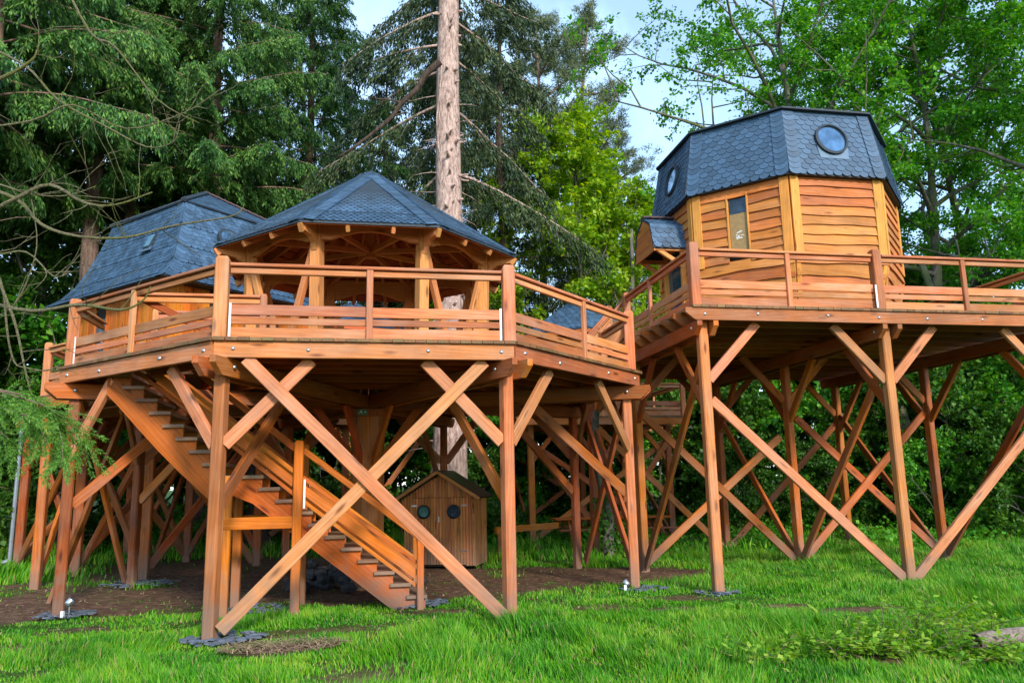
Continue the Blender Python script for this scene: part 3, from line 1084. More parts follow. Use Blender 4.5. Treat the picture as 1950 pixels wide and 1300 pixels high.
WIN_W, WIN_Z0, WIN_Z1 = .36, 6.06, 7.24
lo, md, hi_ = ring(TC[0], TC[1], WR0, TZ, 8, A8), ring(TC[0], TC[1], WR1, WZ1, 8, A8), ring(TC[0], TC[1], WR2, WZ2, 8, A8)
for s in (2, 3, 4, 5, 6):
    A, B, C, D = md[s], md[(s + 1) % 8], hi_[(s + 1) % 8], hi_[s]
    x = (B - A).normalized()
    L = (B - A).length
    upv = (D - A).normalized()
    nrm = x.cross(upv)
    nrows = 9
    hh = (WZ2 - WZ1) / nrows
    for r in range(nrows):
        z = WZ1 + r * hh
        P = A + upv * (r * hh)
        if s == 4 and z + hh > WIN_Z0 and z < WIN_Z1 - .04:
            cL = L / 2 - WIN_W / 2 - .045 - .05
            wavy_board(tw, P, x, upv, nrm, cL, hh + .01, W_CLAD)
            wavy_board(tw, P + x * (L / 2 + WIN_W / 2 + .045 - .05), x, upv, nrm, L / 2 - WIN_W / 2 - .045 + .05, hh + .01, W_CLAD)
        elif s == 3 and z < 6.75:
            wavy_board(tw, P, x, upv, nrm, L / 2 - .5, hh + .01, W_CLAD)
            wavy_board(tw, P + x * (L / 2 + .5), x, upv, nrm, L / 2 - .5, hh + .01, W_CLAD)
        else:
            wavy_board(tw, P, x, upv, nrm, L, hh + .01, W_CLAD)
    # lower flared part
    A2, B2 = lo[s], lo[(s + 1) % 8]
    for r in range(5):
        f0, f1 = r / 5, (r + 1) / 5
        p0, p1 = A2 + (A - A2) * f0, B2 + (B - B2) * f0
        up2 = ((A + B) / 2 - (A2 + B2) / 2)
        hh2 = up2.length / 5
        if s == 3:
            LL = (p1 - p0).length
            wavy_board(tw, p0, x, up2, x.cross(up2.normalized()), LL / 2 - .5, hh2 + .012, W_CLAD, amp=.02)
            wavy_board(tw, p0 + x * (LL / 2 + .5), x, up2, x.cross(up2.normalized()), LL / 2 - .5, hh2 + .012, W_CLAD, amp=.02)
        else:
            wavy_board(tw, p0, x, up2, x.cross(up2.normalized()), (p1 - p0).length, hh2 + .012, W_CLAD, amp=.02)
    # corner boards
    for (P, Q, sg) in ((A, D, 1), (B, C, -1)):
        timber('corner_board', tw, P + x * sg * .085 + nrm * .042 + Vector((0, 0, .14)), Q + x * sg * .085 + nrm * .042 + Vector((0, 0, .03)), .172, .035, W_PALE, up=nrm, ch=.004)
    for (P, Q, sg) in ((A2, A, 1), (B2, B, -1)):
        nn = x.cross((Q - P).normalized())
        timber('corner_board', tw, P + x * sg * .045 + nn * .02, Q + x * sg * .045 + nn * .02 + Vector((0, 0, -.0)), .09, .035, W_PALE, up=nn, ch=.004)
# narrow window, lower part boarded up
s = 4
A, B = md[s], md[s + 1]
x = (B - A).normalized(); nrm = x.cross(Vector((0, 0, 1)))
mc = (A + B) / 2 - x * .05
wz = (WIN_Z0 + WIN_Z1) / 2
win = timber('window', tw, V3(mc, WIN_Z0 + .01) - nrm * .005, V3(mc, WIN_Z1) - nrm * .005, WIN_W, .02, WALLGLASS, up=nrm, ch=.001)
timber('window_board', win, V3(mc, WIN_Z0 + .01) + nrm * .009, V3(mc, WIN_Z0 + .80) + nrm * .009, WIN_W - .01, .012, CARD, up=nrm, ch=.001)
for sg in (-1, 1):
    timber('window_frame', win, V3(mc + x * sg * (WIN_W / 2 + .02), WIN_Z0 - .02) + nrm * .02, V3(mc + x * sg * (WIN_W / 2 + .02), WIN_Z1 + .02) + nrm * .02, .035, .07, W_PALE, up=nrm, ch=.003)
timber('window_sill', win, V3(mc - x * .24, WIN_Z0 - .02) + nrm * .05, V3(mc + x * .24, WIN_Z0 - .02) + nrm * .05, .10, .022, LEAD, ch=.003)
rr = random.Random(3)
for i in range(13):
    a = mc + x * rr.uniform(-.11, .05) + nrm * .017
    z = WIN_Z0 + .36 + rr.uniform(-.07, .07)
    q = x * rr.uniform(.02, .06) + Vector((0, 0, rr.uniform(-.02, .03)))
    timber('paint_smear', win, V3(a, z), V3(a, z) + q, .02, .003, WHITEP, up=nrm, ch=.0005)
# roof
TR0, TRZ0, TR1, TRZ1 = 2.655, 7.38, 2.37, 8.80
rf = frustum('roof', tw, [(TR0 - .015, TRZ0), (TR1 - .015, TRZ1)], TC[0], TC[1], 8, A8, SLATE_D)
frustum('roof_cap', tw, [(TR1 + .11, TRZ1 + .0), (TR1 + .11, TRZ1 + .035), (.05, TRZ1 + .55), (.02, TRZ1 + .57)], TC[0], TC[1], 8, A8, SLATE_D)
e0, e1 = ring(TC[0], TC[1], TR0, TRZ0, 8, A8), ring(TC[0], TC[1], TR1, TRZ1, 8, A8)
for s in (2, 3, 4, 5, 6):
    A, B, C, D = e0[s], e0[(s + 1) % 8], e1[(s + 1) % 8], e1[s]
    x = (B - A).normalized()
    uyv = ((D + C) / 2 - (A + B) / 2)
    Hs = uyv.length
    uyv.normalize()
    nn = x.cross(uyv)
    L = (B - A).length
    sk = None
    if s in (5, 3):
        cxr, cyr, rr_ = (L / 2 + (.0 if s == 5 else .1)), (.80 if s == 5 else .72), .36
        sk = lambda px_, py_, cxr=cxr, cyr=cyr: (px_ - cxr) ** 2 + (py_ - cyr) ** 2 < .34 ** 2 or (abs(px_ - cxr) < .30 and cyr - .40 < py_ < cyr)
    ts = tile_rows(A, B, C, D, .185, .112, 'scale', skip=sk, lift=.012)
    if s in (4, 5): tiles_single('slate', rf, ts, .011, SLATE)
    else: tiles_joined('slates', rf, ts, .011, SLATE)
    hts = hip_tiles(A + x * .12, D + x * .10, nn, .25, .118, 'scale', lift=.032) + hip_tiles(B - x * .12, C - x * .10, nn, .25, .118, 'scale', lift=.032)
    if s in (4, 5): tiles_single('hip_slate', rf, hts, .014, SLATE)
    else: tiles_joined('hip_slates', rf, hts, .014, SLATE)
    if sk:
        c = A + x * cxr + uyv * cyr
        R_ = .285
        nseg = 28
        M = Matrix.Translation(c + nn * .03) @ frame(x, nn)
        V, Fc = [], []
        for (rr2, zz) in ((R_ + .055, -.03), (R_ + .055, .045), (R_ + .01, .06), (R_, .02)):
            V += [(rr2 * math.cos(2 * math.pi * i / nseg), rr2 * math.sin(2 * math.pi * i / nseg), zz) for i in range(nseg)]
        for k in range(3):
            o = k * nseg
            Fc += [(o + i, o + (i + 1) % nseg, o + nseg + (i + 1) % nseg, o + nseg + i) for i in range(nseg)]
        fr = add('round_window', mk('round_window', V, Fc, SLATE_D, False), M, tw)
        V = [(R_ * math.cos(2 * math.pi * i / nseg), R_ * math.sin(2 * math.pi * i / nseg), .022) for i in range(nseg)]
        add('pane', mk('pane', V, [tuple(range(nseg))], DARKGLASS), M, fr)
        prism('apron', fr, [(-.30, -.40), (.30, -.40), (.34, 0.05), (-.34, 0.05)], c - uyv * .02 + nn * .022, x, nn, .012, LEAD)
# porch over the door on the left flank
A, B = md[3], md[4]
x = (B - A).normalized()
nrm = Vector((-1, 0, 0))
dc = Vector((TC[0] - WR1 * math.cos(A8), TC[1], 0))
door = timber('door', tw, (dc.x - .02, TC[1], TZ + .05), (dc.x - .02, TC[1], TZ + 2.0), .86, .05, DARKGLASS, up=(1, 0, 0), ch=.003)
for sg in (-1, 1):
    timber('door_frame', door, (dc.x - .06, TC[1] + sg * .46, TZ), (dc.x - .06, TC[1] + sg * .46, TZ + 2.05), .09, .14, W_PALE, up=(1, 0, 0))
timber('door_frame', door, (dc.x - .06, TC[1] - .5, TZ + 2.07), (dc.x - .06, TC[1] + .5, TZ + 2.07), .14, .1, W_PALE)
timber('door_stile', door, (dc.x - .05, TC[1] - .30, TZ + .1), (dc.x - .05, TC[1] - .30, TZ + 2.0), .03, .02, WHITEMET, up=(1, 0, 0))
px0, px1 = 5.70, 6.62
prof = [(-.58, 6.44), (-.43, 6.99), (0, 7.24), (.43, 6.99), (.58, 6.44)]
for i, ((y0, z0), (y1, z1)) in enumerate(zip(prof[:-1], prof[1:])):
    a, b = Vector((px0, TC[1] + y0, z0)), Vector((px0, TC[1] + y1, z1))
    c, d = Vector((px1, TC[1] + y1, z1)), Vector((px1, TC[1] + y0, z0))
    nrmp = (d - a).cross(b - a).normalized()
    if nrmp.z < 0: nrmp = -nrmp
    cc = (a + b + c + d) / 4
    ux = Vector((1, 0, 0))
    uy = nrmp.cross(ux)
    prism('porch_roof', tw, [((p - cc).dot(ux), (p - cc).dot(uy)) for p in (a, b, c, d)], cc - nrmp * .02, ux, nrmp, .03, SLATE_D)
    if i < 2: tl = tile_rows(a, d, c, b, .18, .115, 'scale')
    else: tl = tile_rows(c, b, a, d, .18, .115, 'scale')
    tiles_joined('porch_slates', tw, tl, .011, SLATE)
for i in range(6):
    timber('porch_ridge_tile', tw, (px0 + .17 * i, TC[1], 7.262), (px0 + .17 * i + .165, TC[1], 7.262 + .012), .2, .045, SLATE_RED, ch=.03)
gz0 = 6.38
for i in range(5):
    za, zb = gz0 + i * .17, min(gz0 + i * .17 + .185, 7.22)
    def half(z):
        for (y0, z0), (y1, z1) in zip(prof[:2], prof[1:3]):
            if z0 <= z <= z1: return -(y0 + (y1 - y0) * (z - z0) / (z1 - z0)) - .03
        return .56
    a, b = half(za), max(.02, half(zb))
    prism('porch_gable_board', tw, [(-a, za), (a, za), (b, zb), (-b, zb)], (px0 + .03 - .006 * (i % 2), TC[1], 0), (0, 1, 0), (1, 0, 0), .03, W_CLAD)
for sg in (-1, 1):
    timber('porch_bracket', tw, (6.42, TC[1] + sg * .48, 6.05), (5.80, TC[1] + sg * .48, 6.44), .07, .09, W_GAZ)
    timber('porch_beam', tw, (6.5, TC[1] + sg * .50, 6.44), (5.74, TC[1] + sg * .50, 6.44), .07, .09, W_GAZ)

# ================================================================ HOUSE AT THE LEFT
HC = (-4.43, 21.24)
hs = thing('slate_house', 'house with tall bell-cast slate roof behind the low platform at the left', 'house', (HC[0], HC[1], DZ))
Q4 = rad(-90)                       # first corner towards the camera
WRH = 3.15
wl = ring(HC[0], HC[1], WRH, DZ, 4, Q4)
frustum('wall', hs, [(WRH - .03, DZ), (WRH - .03, 6.7)], HC[0], HC[1], 4, Q4, DARKIN)
for s in (0, 3):
    A, B = wl[s], wl[(s + 1) % 4]
    x = (B - A).normalized()
    L = (B - A).length
    n = Vector((x.y, -x.x, 0))
    nb = 27
    for i in range(nb):
        u = (i + .5) / nb
        hole = (s == 3 and (.30 < u < .42 or .62 < u < .72)) or (s == 0 and .22 < u < .32)
        p = A + x * (u * L) + n * (.0 + .012 * (i % 2))
        if hole:
            timber('wall_board', hs, p + Vector((0, 0, 0)), p + Vector((0, 0, .55)), .035, L / nb + .012, W_VERT, up=x, ch=.003)
        else:
            timber('wall_board', hs, p + Vector((0, 0, 0)), p + Vector((0, 0, 2.95)), .035, L / nb + .012, W_VERT, up=x, ch=.003)
    for (u0, u1) in (((.30, .42), (.62, .72)) if s == 3 else ((.22, .32),)):
        c = A + x * ((u0 + u1) / 2 * L)
        w = timber('window', hs, c + n * .0 + Vector((0, 0, .58)), c + n * .0 + Vector((0, 0, 2.3)), (u1 - u0) * L, .02, DARKGLASS, up=n, ch=.001)
        for sg in (-1, 1):
            timber('window_frame', w, c + x * sg * ((u1 - u0) * L / 2) + n * .02 + Vector((0, 0, .55)), c + x * sg * ((u1 - u0) * L / 2) + n * .02 + Vector((0, 0, 2.35)), .06, .06, W_VERT, up=n)
prof = [(3.80, 6.36), (3.42, 6.56), (3.08, 6.90), (2.80, 7.36), (2.54, 7.92), (2.26, 8.62)]
roofh = frustum('roof', hs, [(r - .02, z - .01) for r, z in prof], HC[0], HC[1], 4, Q4, SLATE_D)
for s in (0, 3):
    ts = []
    hp_ = []
    for (r0, z0), (r1, z1) in zip(prof[:-1], prof[1:]):
        a, b = ring(HC[0], HC[1], r0, z0, 4, Q4), ring(HC[0], HC[1], r1, z1, 4, Q4)
        A, B, C, D = a[s], a[(s + 1) % 4], b[(s + 1) % 4], b[s]
        def sk(px_, py_): return False
        ts += tile_rows(A, B, C, D, .17, .11, 'scale', lift=.010)
        x = (B - A).normalized()
        nn = x.cross((D - A).normalized()).normalized()
        hp_ += hip_tiles(A + x * .13, D + x * .13, nn, .26, .13, 'scale', lift=.03)
        hp_ += hip_tiles(B - x * .13, C - x * .13, nn, .26, .13, 'scale', lift=.03)
    tiles_joined('slates', roofh, ts, .010, SLATE)
    tiles_joined('hip_slates', roofh, hp_, .013, SLATE)
capr = ring(HC[0], HC[1], 2.36, 8.60, 4, Q4)
ap = Vector((HC[0], HC[1], 9.66))
frustum('upper_roof', hs, [(2.36, 8.585), (2.36, 8.60), (.03, 9.66)], HC[0], HC[1], 4, Q4, SLATE_D)
for s in (0, 3):
    A, B = capr[s], capr[(s + 1) % 4]
    tiles_joined('upper_slates', hs, tile_rows(A, B, ap + (B - ap) * .02, ap + (A - ap) * .02, .19, .12, 'rect', lift=.010), .010, SLATE)
for s in (0, 1, 3):
    P = capr[s]
    for i in range(15):
        a, b = P + (ap - P) * (i / 15), P + (ap - P) * ((i + .96) / 15)
        timber('ridge_tile', hs, a + Vector((0, 0, .03)), b + Vector((0, 0, .045)), .17, .05, SLATE_RED if s == 1 else SLATE_D, ch=.03)
# roof light on the left slope and eyebrow window on the right slope
for (s, r, z, u, wd, ht) in ((3, 2.66, 7.66, .30, .26, .42),):
    a = ring(HC[0], HC[1], r, z, 4, Q4)
    A, B = a[s], a[(s + 1) % 4]
    x = (B - A).normalized(); c = A + (B - A) * (1 - u)
    n = Vector((x.y, -x.x, 0)); upv = Vector((-n.x * .42, -n.y * .42, .9)).normalized(); nn = x.cross(upv)
    rl = prism('roof_light', hs, [(-wd / 2, -ht / 2), (wd / 2, -ht / 2), (wd / 2, ht / 2), (-wd / 2, ht / 2)], c + nn * .05, x, nn, .06, SLATE_D)
    prism('pane', rl, [(-wd / 2 + .03, -ht / 2 + .03), (wd / 2 - .03, -ht / 2 + .03), (wd / 2 - .03, ht / 2 - .03), (-wd / 2 + .03, ht / 2 - .03)], c + nn * .085, x, nn, .012, simple('bright_glass', (.12, .25, .36), rough=.08, spec=.8))
    prism('apron', rl, [(-wd / 2 - .1, -.05), (wd / 2 + .1, -.05), (wd / 2 + .1, .05), (-wd / 2 - .1, .05)], c - upv * (ht / 2 + .04) + nn * .05, x, nn, .012, LEAD)
a = ring(HC[0], HC[1], 2.60, 7.80, 4, Q4)
A, B = a[0], a[1]
x = (B - A).normalized(); c = A + (B - A) * .36
n = Vector((x.y, -x.x, 0)); upv = Vector((-n.x * .40, -n.y * .40, .9)).normalized(); nn = x.cross(upv)
nseg = 20
ew = prism('round_window', hs, [(.34 * math.cos(2 * math.pi * i / nseg), .34 * math.sin(2 * math.pi * i / nseg)) for i in range(nseg)], c + nn * .06, x, nn, .1, SLATE_D)
prism('pane', ew, [(.27 * math.cos(2 * math.pi * i / nseg), .27 * math.sin(2 * math.pi * i / nseg)) for i in range(nseg)], c + nn * .11, x, nn, .012, DARKGLASS)
# its platform
hpl = thing('house_platform', 'timber platform with railing carrying the slate house at the left', 'platform', (HC[0], HC[1], 0))
PRH = 4.15
pc = ring(HC[0], HC[1], PRH, 0, 4, Q4)
poly = [(p.x, p.y) for p in pc]
bwid = .145
u = -PRH
while u < PRH:
    P = [(HC[0] + u + .003, HC[1] - 6), (HC[0] + u + bwid - .003, HC[1] - 6), (HC[0] + u + bwid - .003, HC[1] + 6), (HC[0] + u + .003, HC[1] + 6)]
    for (ax, ay) in ((1, 1), (1, -1), (-1, 1), (-1, -1)):
        P = clip(P, ax, ay, ax * HC[0] + ay * HC[1] + PRH) if len(P) > 2 else P
    # stop at the octagon
    P = clip(P, 1, -1, CX - CY - (APO + .06) * math.sqrt(2)) if len(P) > 2 else P
    board2d('deck_board', hpl, P, rad(90), DZ - .045, DZ - .002, W_DECK)
    u += bwid
for i in range(9):
    v = -PRH / math.sqrt(2) + .1 + i * (2 * PRH / math.sqrt(2) - .2) / 8
    d = Vector((-1, 1, 0)).normalized(); t = Vector((1, 1, 0)).normalized()
    c = Vector((HC[0], HC[1], 3.43)) + t * v
    timber('joist', hpl, c - d * PRH / math.sqrt(2), c + d * PRH / math.sqrt(2), .06, .2, W_JOIST)
for s in (0, 3):
    A, B = pc[s], pc[(s + 1) % 4]
    timber('fascia', hpl, V3(A, 3.437), V3(B, 3.437), .06, .205, W_FRAME)
hposts = [(r * math.cos(rad(a)) + HC[0], r * math.sin(rad(a)) + HC[1]) for r, a in ((3.85, -90), (3.85, 180), (3.85, 0), (3.85, 90), (2.74, -135), (2.74, -45), (2.74, 135), (0, 0))]
for (hx, hy) in hposts:
    timber('post', hpl, (hx, hy, -.25), (hx, hy, 3.34), .18, .18, W_FRAME, up=(1, 0, 0), ch=.018)
    for (dx, dy) in ((.6, .6), (-.6, .6), (.6, -.6), (-.6, -.6)):
        if abs(hx + dx - HC[0]) + abs(hy + dy - HC[1]) < 3.95:
            timber('knee_brace', hpl, (hx + dx * .1, hy + dy * .1, 2.35), (hx + dx, hy + dy, 3.33), .07, .14, W_FRAME)
def hb(i, j, za=.1, zb=3.2, o=.0):
    a, b = hposts[i], hposts[j]
    timber('cross_brace', hpl, (a[0] + o, a[1] + o, za), (b[0] + o, b[1] + o, zb), .065, .165, W_FRAME)
for i, j in ((0, 4), (1, 4), (4, 7), (7, 5), (0, 5), (2, 5), (1, 6), (7, 6), (7, 4)):
    hb(i, j)
hb(4, 0, o=.08); hb(4, 1, o=.08); hb(5, 0, o=-.08); hb(0, 7, o=.1)
for i, j in ((4, 1), (4, 0), (5, 7), (6, 7)): hb(i, j, .1, 3.2, .09)
# walkway corner at the far left with its railing
wk = [(-4.60, 14.72), (-6.3, 16.42), (-6.3, 19.1), (-4.60, 17.4)]
ws = [(wk[0][0], wk[0][1]), wk[1], wk[2], wk[3]]
xx = -6.3
while xx < -4.64:
    P = [(xx + .003, 14), (xx + .142, 14), (xx + .142, 20), (xx + .003, 20)]
    P = clip(P, -1, -1, -10.12)
    P = clip(P, 1, 1, 12.6)
    P = clip(P, 1, 0, -4.64)
    board2d('deck_board', hpl, P, rad(90), DZ - .044, DZ - .001, W_DECK)
    xx += .145
timber('fascia', hpl, (-4.66, 14.80, 3.437), (-6.3, 16.44, 3.437), .06, .2, W_FRAME)
timber('fascia', hpl, (-6.27, 16.44, 3.437), (-6.27, 19.0, 3.437), .06, .2, W_FRAME)
for (hx, hy) in ((-6.1, 16.5), (-6.1, 18.6)):
    timber('post', hpl, (hx, hy, -.2), (hx, hy, 3.34), .16, .16, W_FRAME, up=(1, 0, 0), ch=.016)
timber('cross_brace', hpl, (-6.1, 16.6, .1), (-6.1, 18.5, 3.0), .065, .16, W_FRAME)
rail_post(hpl, (-6.2, 16.46), DZ - .02, DZ + 1.06, s=.14)
rail_post(hpl, (-6.2, 19.0), DZ - .02, DZ + 1.06, s=.14)
railing(hpl, (-4.75, 15.0), (-6.2, 16.46), DZ, ())
railing(hpl, (-6.2, 16.46), (-6.2, 19.0), DZ, (.5,))
# drainpipe down the far left post
px_, py_ = hposts[1][0] - .18, hposts[1][1] - .02
dp = timber('drainpipe', hpl, (px_, py_, .12), (px_, py_, 3.9), .09, .09, PIPE, up=(1, 0, 0), ch=.026)
timber('pipe_shoe', dp, (px_ + .01, py_, .16), (px_ - .30, py_ - .1, .05), .09, .09, PIPE, ch=.026)
# lamp-like newel posts on the house deck
for (hx, hy) in ((-4.2, 16.9),):
    rail_post(hpl, (hx, hy), DZ - .01, DZ + 1.25, s=.15)

# ================================================================ FAR HUTS
def far_hut(c, pz, label, lab2, r_e=2.05, zt=7.82, ze=6.35, yawdeg=22.5, rails=True, seedoff=0):
    h = thing('hut', label, 'hut', (c[0], c[1], pz))
    a0 = rad(yawdeg)
    n = 6
    frustum('wall', h, [(r_e - .45, pz), (r_e - .4, ze + .1)], c[0], c[1], n, a0, W_VERT)
    rf_ = frustum('roof', h, [(r_e - .01, ze - .03), (r_e - .01, ze), (.03, zt)], c[0], c[1], n, a0, SLATE_D)
    e = ring(c[0], c[1], r_e, ze, n, a0)
    apx = Vector((c[0], c[1], zt))
    ts = []
    for s in range(n):
        A, B = e[s], e[(s + 1) % n]
        if ((A + B) / 2 - Vector((c[0], c[1], ze))).y > .9: continue
        ts += tile_rows(A, B, apx + (B - apx) * .03, apx + (A - apx) * .03, .2, .14, 'hex')
        timber('eave_board', h, A + Vector((0, 0, -.09)), B + Vector((0, 0, -.09)), .04, .12, W_CEIL)
    tiles_joined('slates', rf_, ts, .010, SLATE)
    dwin = (e[0] + e[1]) / 2
    fp = thing('hut_platform', lab2, 'platform', (c[0], c[1], 0))
    hw = r_e + .55
    k = int(2 * hw / .16)
    for i in range(k):
        a, b = c[0] - hw + i * 2 * hw / k + .003, c[0] - hw + (i + 1) * 2 * hw / k - .003
        board2d('deck_board', fp, [(a, c[1] - hw), (b, c[1] - hw), (b, c[1] + hw), (a, c[1] + hw)], rad(90), pz - .045, pz - .002, W_DECK)
    for i in range(6):
        y = c[1] - hw + .04 + i * (2 * hw - .08) / 5
        timber('fascia' if i == 0 else 'joist', fp, (c[0] - hw, y, pz - .15), (c[0] + hw, y, pz - .15), .06, .2, W_FRAME)
    ps = [(c[0] + sx * (hw - .5), c[1] + sy * (hw - .5)) for sx in (-1, 1) for sy in (-1, 1)] + [(c[0], c[1] - hw + .5), (c[0], c[1])]
    for (x, y) in ps:
        timber('post', fp, (x, y, -.3), (x, y, pz - .25), .18, .18, W_FRAME, up=(1, 0, 0), ch=.018)
        for sg in (-1, 1):
            if abs(x + sg - c[0]) < hw: timber('knee_brace', fp, (x, y, pz - 1.3), (x + sg * .85, y, pz - .28), .07, .14, W_FRAME)
    def cb(i, j, o): timber('cross_brace', fp, (ps[i][0], ps[i][1] + o, .1), (ps[j][0], ps[j][1] + o, pz - .7), .065, .16, W_FRAME)
    cb(0, 2, .1); cb(2, 0, .17); cb(0, 1, 0); cb(2, 3, 0); cb(4, 0, -.08); cb(4, 2, -.08); cb(1, 3, 0); cb(3, 1, .08)
    if rails:
        q = [(c[0] - hw + .1, c[1] - hw + .1), (c[0] + hw - .1, c[1] - hw + .1), (c[0] + hw - .1, c[1] + hw - .1)]
        for p in q: rail_post(fp, p, pz - .02, pz + 1.05, s=.13)
        railing(fp, q[0], q[1], pz, (.5,))
        railing(fp, q[1], q[2], pz, (.5,))
    return h


far_hut((6.75, 24.3), 3.62, 'far hut with slate cone roof between the two big platforms', 'far timber platform with railing under the hut between the big platforms', zt=7.78)
far_hut((-.6, 27.6), 4.4, 'distant hut with slate roof seen through the open gazebo', 'distant timber platform of the hut seen through the gazebo', zt=8.25, ze=6.9, r_e=2.6)

# ================================================================ SHED
sr = rad(-22)
sdw, sdd = 1.60, 1.02
ux, uy = Vector((math.cos(sr), math.sin(sr), 0)), Vector((-math.sin(sr), math.cos(sr), 0))
s0 = Vector((2.29, 16.95, 0)) - ux * sdw
sh = thing('garden_shed', 'small cedar board shed with gable roof and two round portholes under the platform', 'shed', s0 + ux * sdw / 2, rz=sr)
HEV, HRD = 1.52, 2.0
def sp(u, v, z): return s0 + ux * u + uy * v + Vector((0, 0, z))
core = [(0.03, .03), (sdw - .03, .03), (sdw - .03, sdd - .03), (.03, sdd - .03)]
board2d('wall_core', sh, [(sp(u, v, 0).x, sp(u, v, 0).y) for u, v in core], sr, .02, HEV - .02, DARKIN)
nbd = 24
for i in range(nbd):
    u = (i + .5) * sdw / nbd
    w = sdw / nbd - .009
    top_ = HEV + (HRD - HEV) * (1 - abs(u - sdw / 2) / (sdw / 2)) - .05
    if i in (11, 12): w -= .004
    split = .03 if 3 <= i <= 20 else 0
    if split:
        timber('door_board', sh, sp(u, 0, .06), sp(u, 0, HEV - .06), w, .03, W_SHED, up=-uy, ch=.003)
        timber('gable_board', sh, sp(u, 0.004, HEV - .05), sp(u, 0.004, top_), w, .03, W_SHED, up=-uy, ch=.003)
    else:
        timber('cladding_board', sh, sp(u, .004, .04), sp(u, .004, top_), w, .03, W_SHED, up=-uy, ch=.003)
for i in range(9):
    v = (i + .5) * sdd / 9
    timber('cladding_board', sh, sp(sdw, v, .03), sp(sdw, v, HEV + .02), sdd / 9 - .008, .03, W_SHED, up=ux, ch=.003)
for sgn in (-1, 1):
    e = sp(sdw / 2 + sgn * (sdw / 2 + .14), 0, HEV - .08)
    rdg = sp(sdw / 2, 0, HRD + .02)
    cc = (e + rdg) / 2 + uy * (sdd / 2 - .03)
    n = (rdg - e).cross(uy).normalized()
    if n.z < 0: n = -n
    L = (rdg - e).length
    prism('roof_panel', sh, [(-sdd / 2 - .15, -L / 2), (sdd / 2 + .12, -L / 2), (sdd / 2 + .12, L / 2), (-sdd / 2 - .15, L / 2)], cc + n * .03, uy, n, .035, BLACK)
    timber('barge_board', sh, e - uy * .17, rdg - uy * .17, .03, .075, W_GAZ)
    timber('eave_bracket', sh, sp(sdw / 2 + sgn * (sdw / 2 - .02), -.04, HEV - .38), sp(sdw / 2 + sgn * (sdw / 2 - .02), -.17, HEV - .08), .05, .06, W_SHED)
for u in (.24, 1.36):
    for z in (.35, 1.3):
        timber('hinge', sh, sp(u - .06, -.018, z), sp(u + .06, -.018, z), .012, .03, METAL, ch=.002)
timber('latch', sh, sp(.80, -.03, .95), sp(.80, -.03, 1.07), .03, .03, METAL, up=ux, ch=.004)
for u in (.46, 1.14):
    c = sp(u, -.03, 1.17)
    M = Matrix.Translation(c) @ frame(ux, -uy)
    nseg = 24
    V, Fc = [], []
    for (rr2, zz) in ((.15, -.02), (.15, .03), (.115, .035), (.108, .01)):
        V += [(rr2 * math.cos(2 * math.pi * i / nseg), rr2 * math.sin(2 * math.pi * i / nseg), zz) for i in range(nseg)]
    for k in range(3):
        o = k * nseg
        Fc += [(o + i, o + (i + 1) % nseg, o + nseg + (i + 1) % nseg, o + nseg + i) for i in range(nseg)]
    f = add('porthole', mk('porthole', V, Fc, BLACK), M, sh)
    add('pane', mk('pane', [(.11 * math.cos(2 * math.pi * i / nseg), .11 * math.sin(2 * math.pi * i / nseg), .012) for i in range(nseg)], [tuple(range(nseg))], DARKGLASS), M, f)

# ================================================================ SMALL THINGS
# picnic table far behind
pt = thing('picnic_table', 'long timber picnic table on the grass behind the platforms', 'picnic table', (6.9, 22.0, 0))
for dy, z, w in ((-.32, .72, .18), (-.11, .72, .18), (.11, .72, .18), (.32, .72, .18)):
    timber('table_plank', pt, (5.2, 22 + dy, z), (8.6, 22 + dy, z), w, .045, W_STAIR)
for dy in (-.75, .75):
    timber('bench_plank', pt, (5.2, 22 + dy, .44), (8.6, 22 + dy, .44), .26, .05, W_STAIR)
for x in (5.6, 6.9, 8.3):
    for sg in (-1, 1):
        timber('leg', pt, (x, 22 + sg * .72, -.02), (x, 22 + sg * .2, .70), .06, .12, W_STAIR)
    timber('crossbar', pt, (x + .06, 21.15, .39), (x + .06, 22.85, .39), .05, .1, W_STAIR)
    timber('crossbar', pt, (x + .06, 21.6, .68), (x + .06, 22.4, .68), .05, .08, W_STAIR)
# low tie rail running behind the shed
timber('tie', tag(timber('timber_rail', None, (3.1, 19.2, .62), (5.0, 20.6, .62), .08, .16, W_STAIR), 'low horizontal timber rail on short posts right of the shed', 'rail'), (3.2, 19.27, -.1), (3.2, 19.27, .6), .1, .1, W_STAIR, up=(1, 0, 0))
# floodlights at post feet
def lamp(p, label, d):
    t = thing('ground_spotlight', label, 'spotlight', (p[0], p[1], 0), 'garden spotlights at post feet')
    n = 12
    V, Fc = [], []
    prof_ = [(.65 * a_, .65 * b_) for a_, b_ in ((.02, -.09), (.055, -.085), (.075, -.04), (.085, .03), (.088, .06), (.078, .06), (.07, .045))]
    for r, z in prof_:
        V += [(r * math.cos(2 * math.pi * i / n), r * math.sin(2 * math.pi * i / n), z) for i in range(n)]
    for k in range(len(prof_) - 1):
        Fc += [(k * n + i, k * n + (i + 1) % n, (k + 1) * n + (i + 1) % n, (k + 1) * n + i) for i in range(n)]
    Fc += [tuple(range(n - 1, -1, -1)), tuple(range((len(prof_) - 1) * n, len(prof_) * n))]
    add('lamp_head', mk('lamp_head', V, Fc, METAL, True), Matrix.Translation((p[0], p[1], p[2])) @ Vector(d).to_track_quat('Z', 'Y').to_matrix().to_4x4(), t)
    timber('spike', t, (p[0], p[1], -.1), (p[0], p[1], p[2] - .03), .02, .02, METAL, up=(1, 0, 0), ch=.004)
    timber('cable_box', t, (p[0] - .07, p[1] - .10, .06), (p[0] - .03, p[1] - .11, .06), .04, .09, WHITEMET)
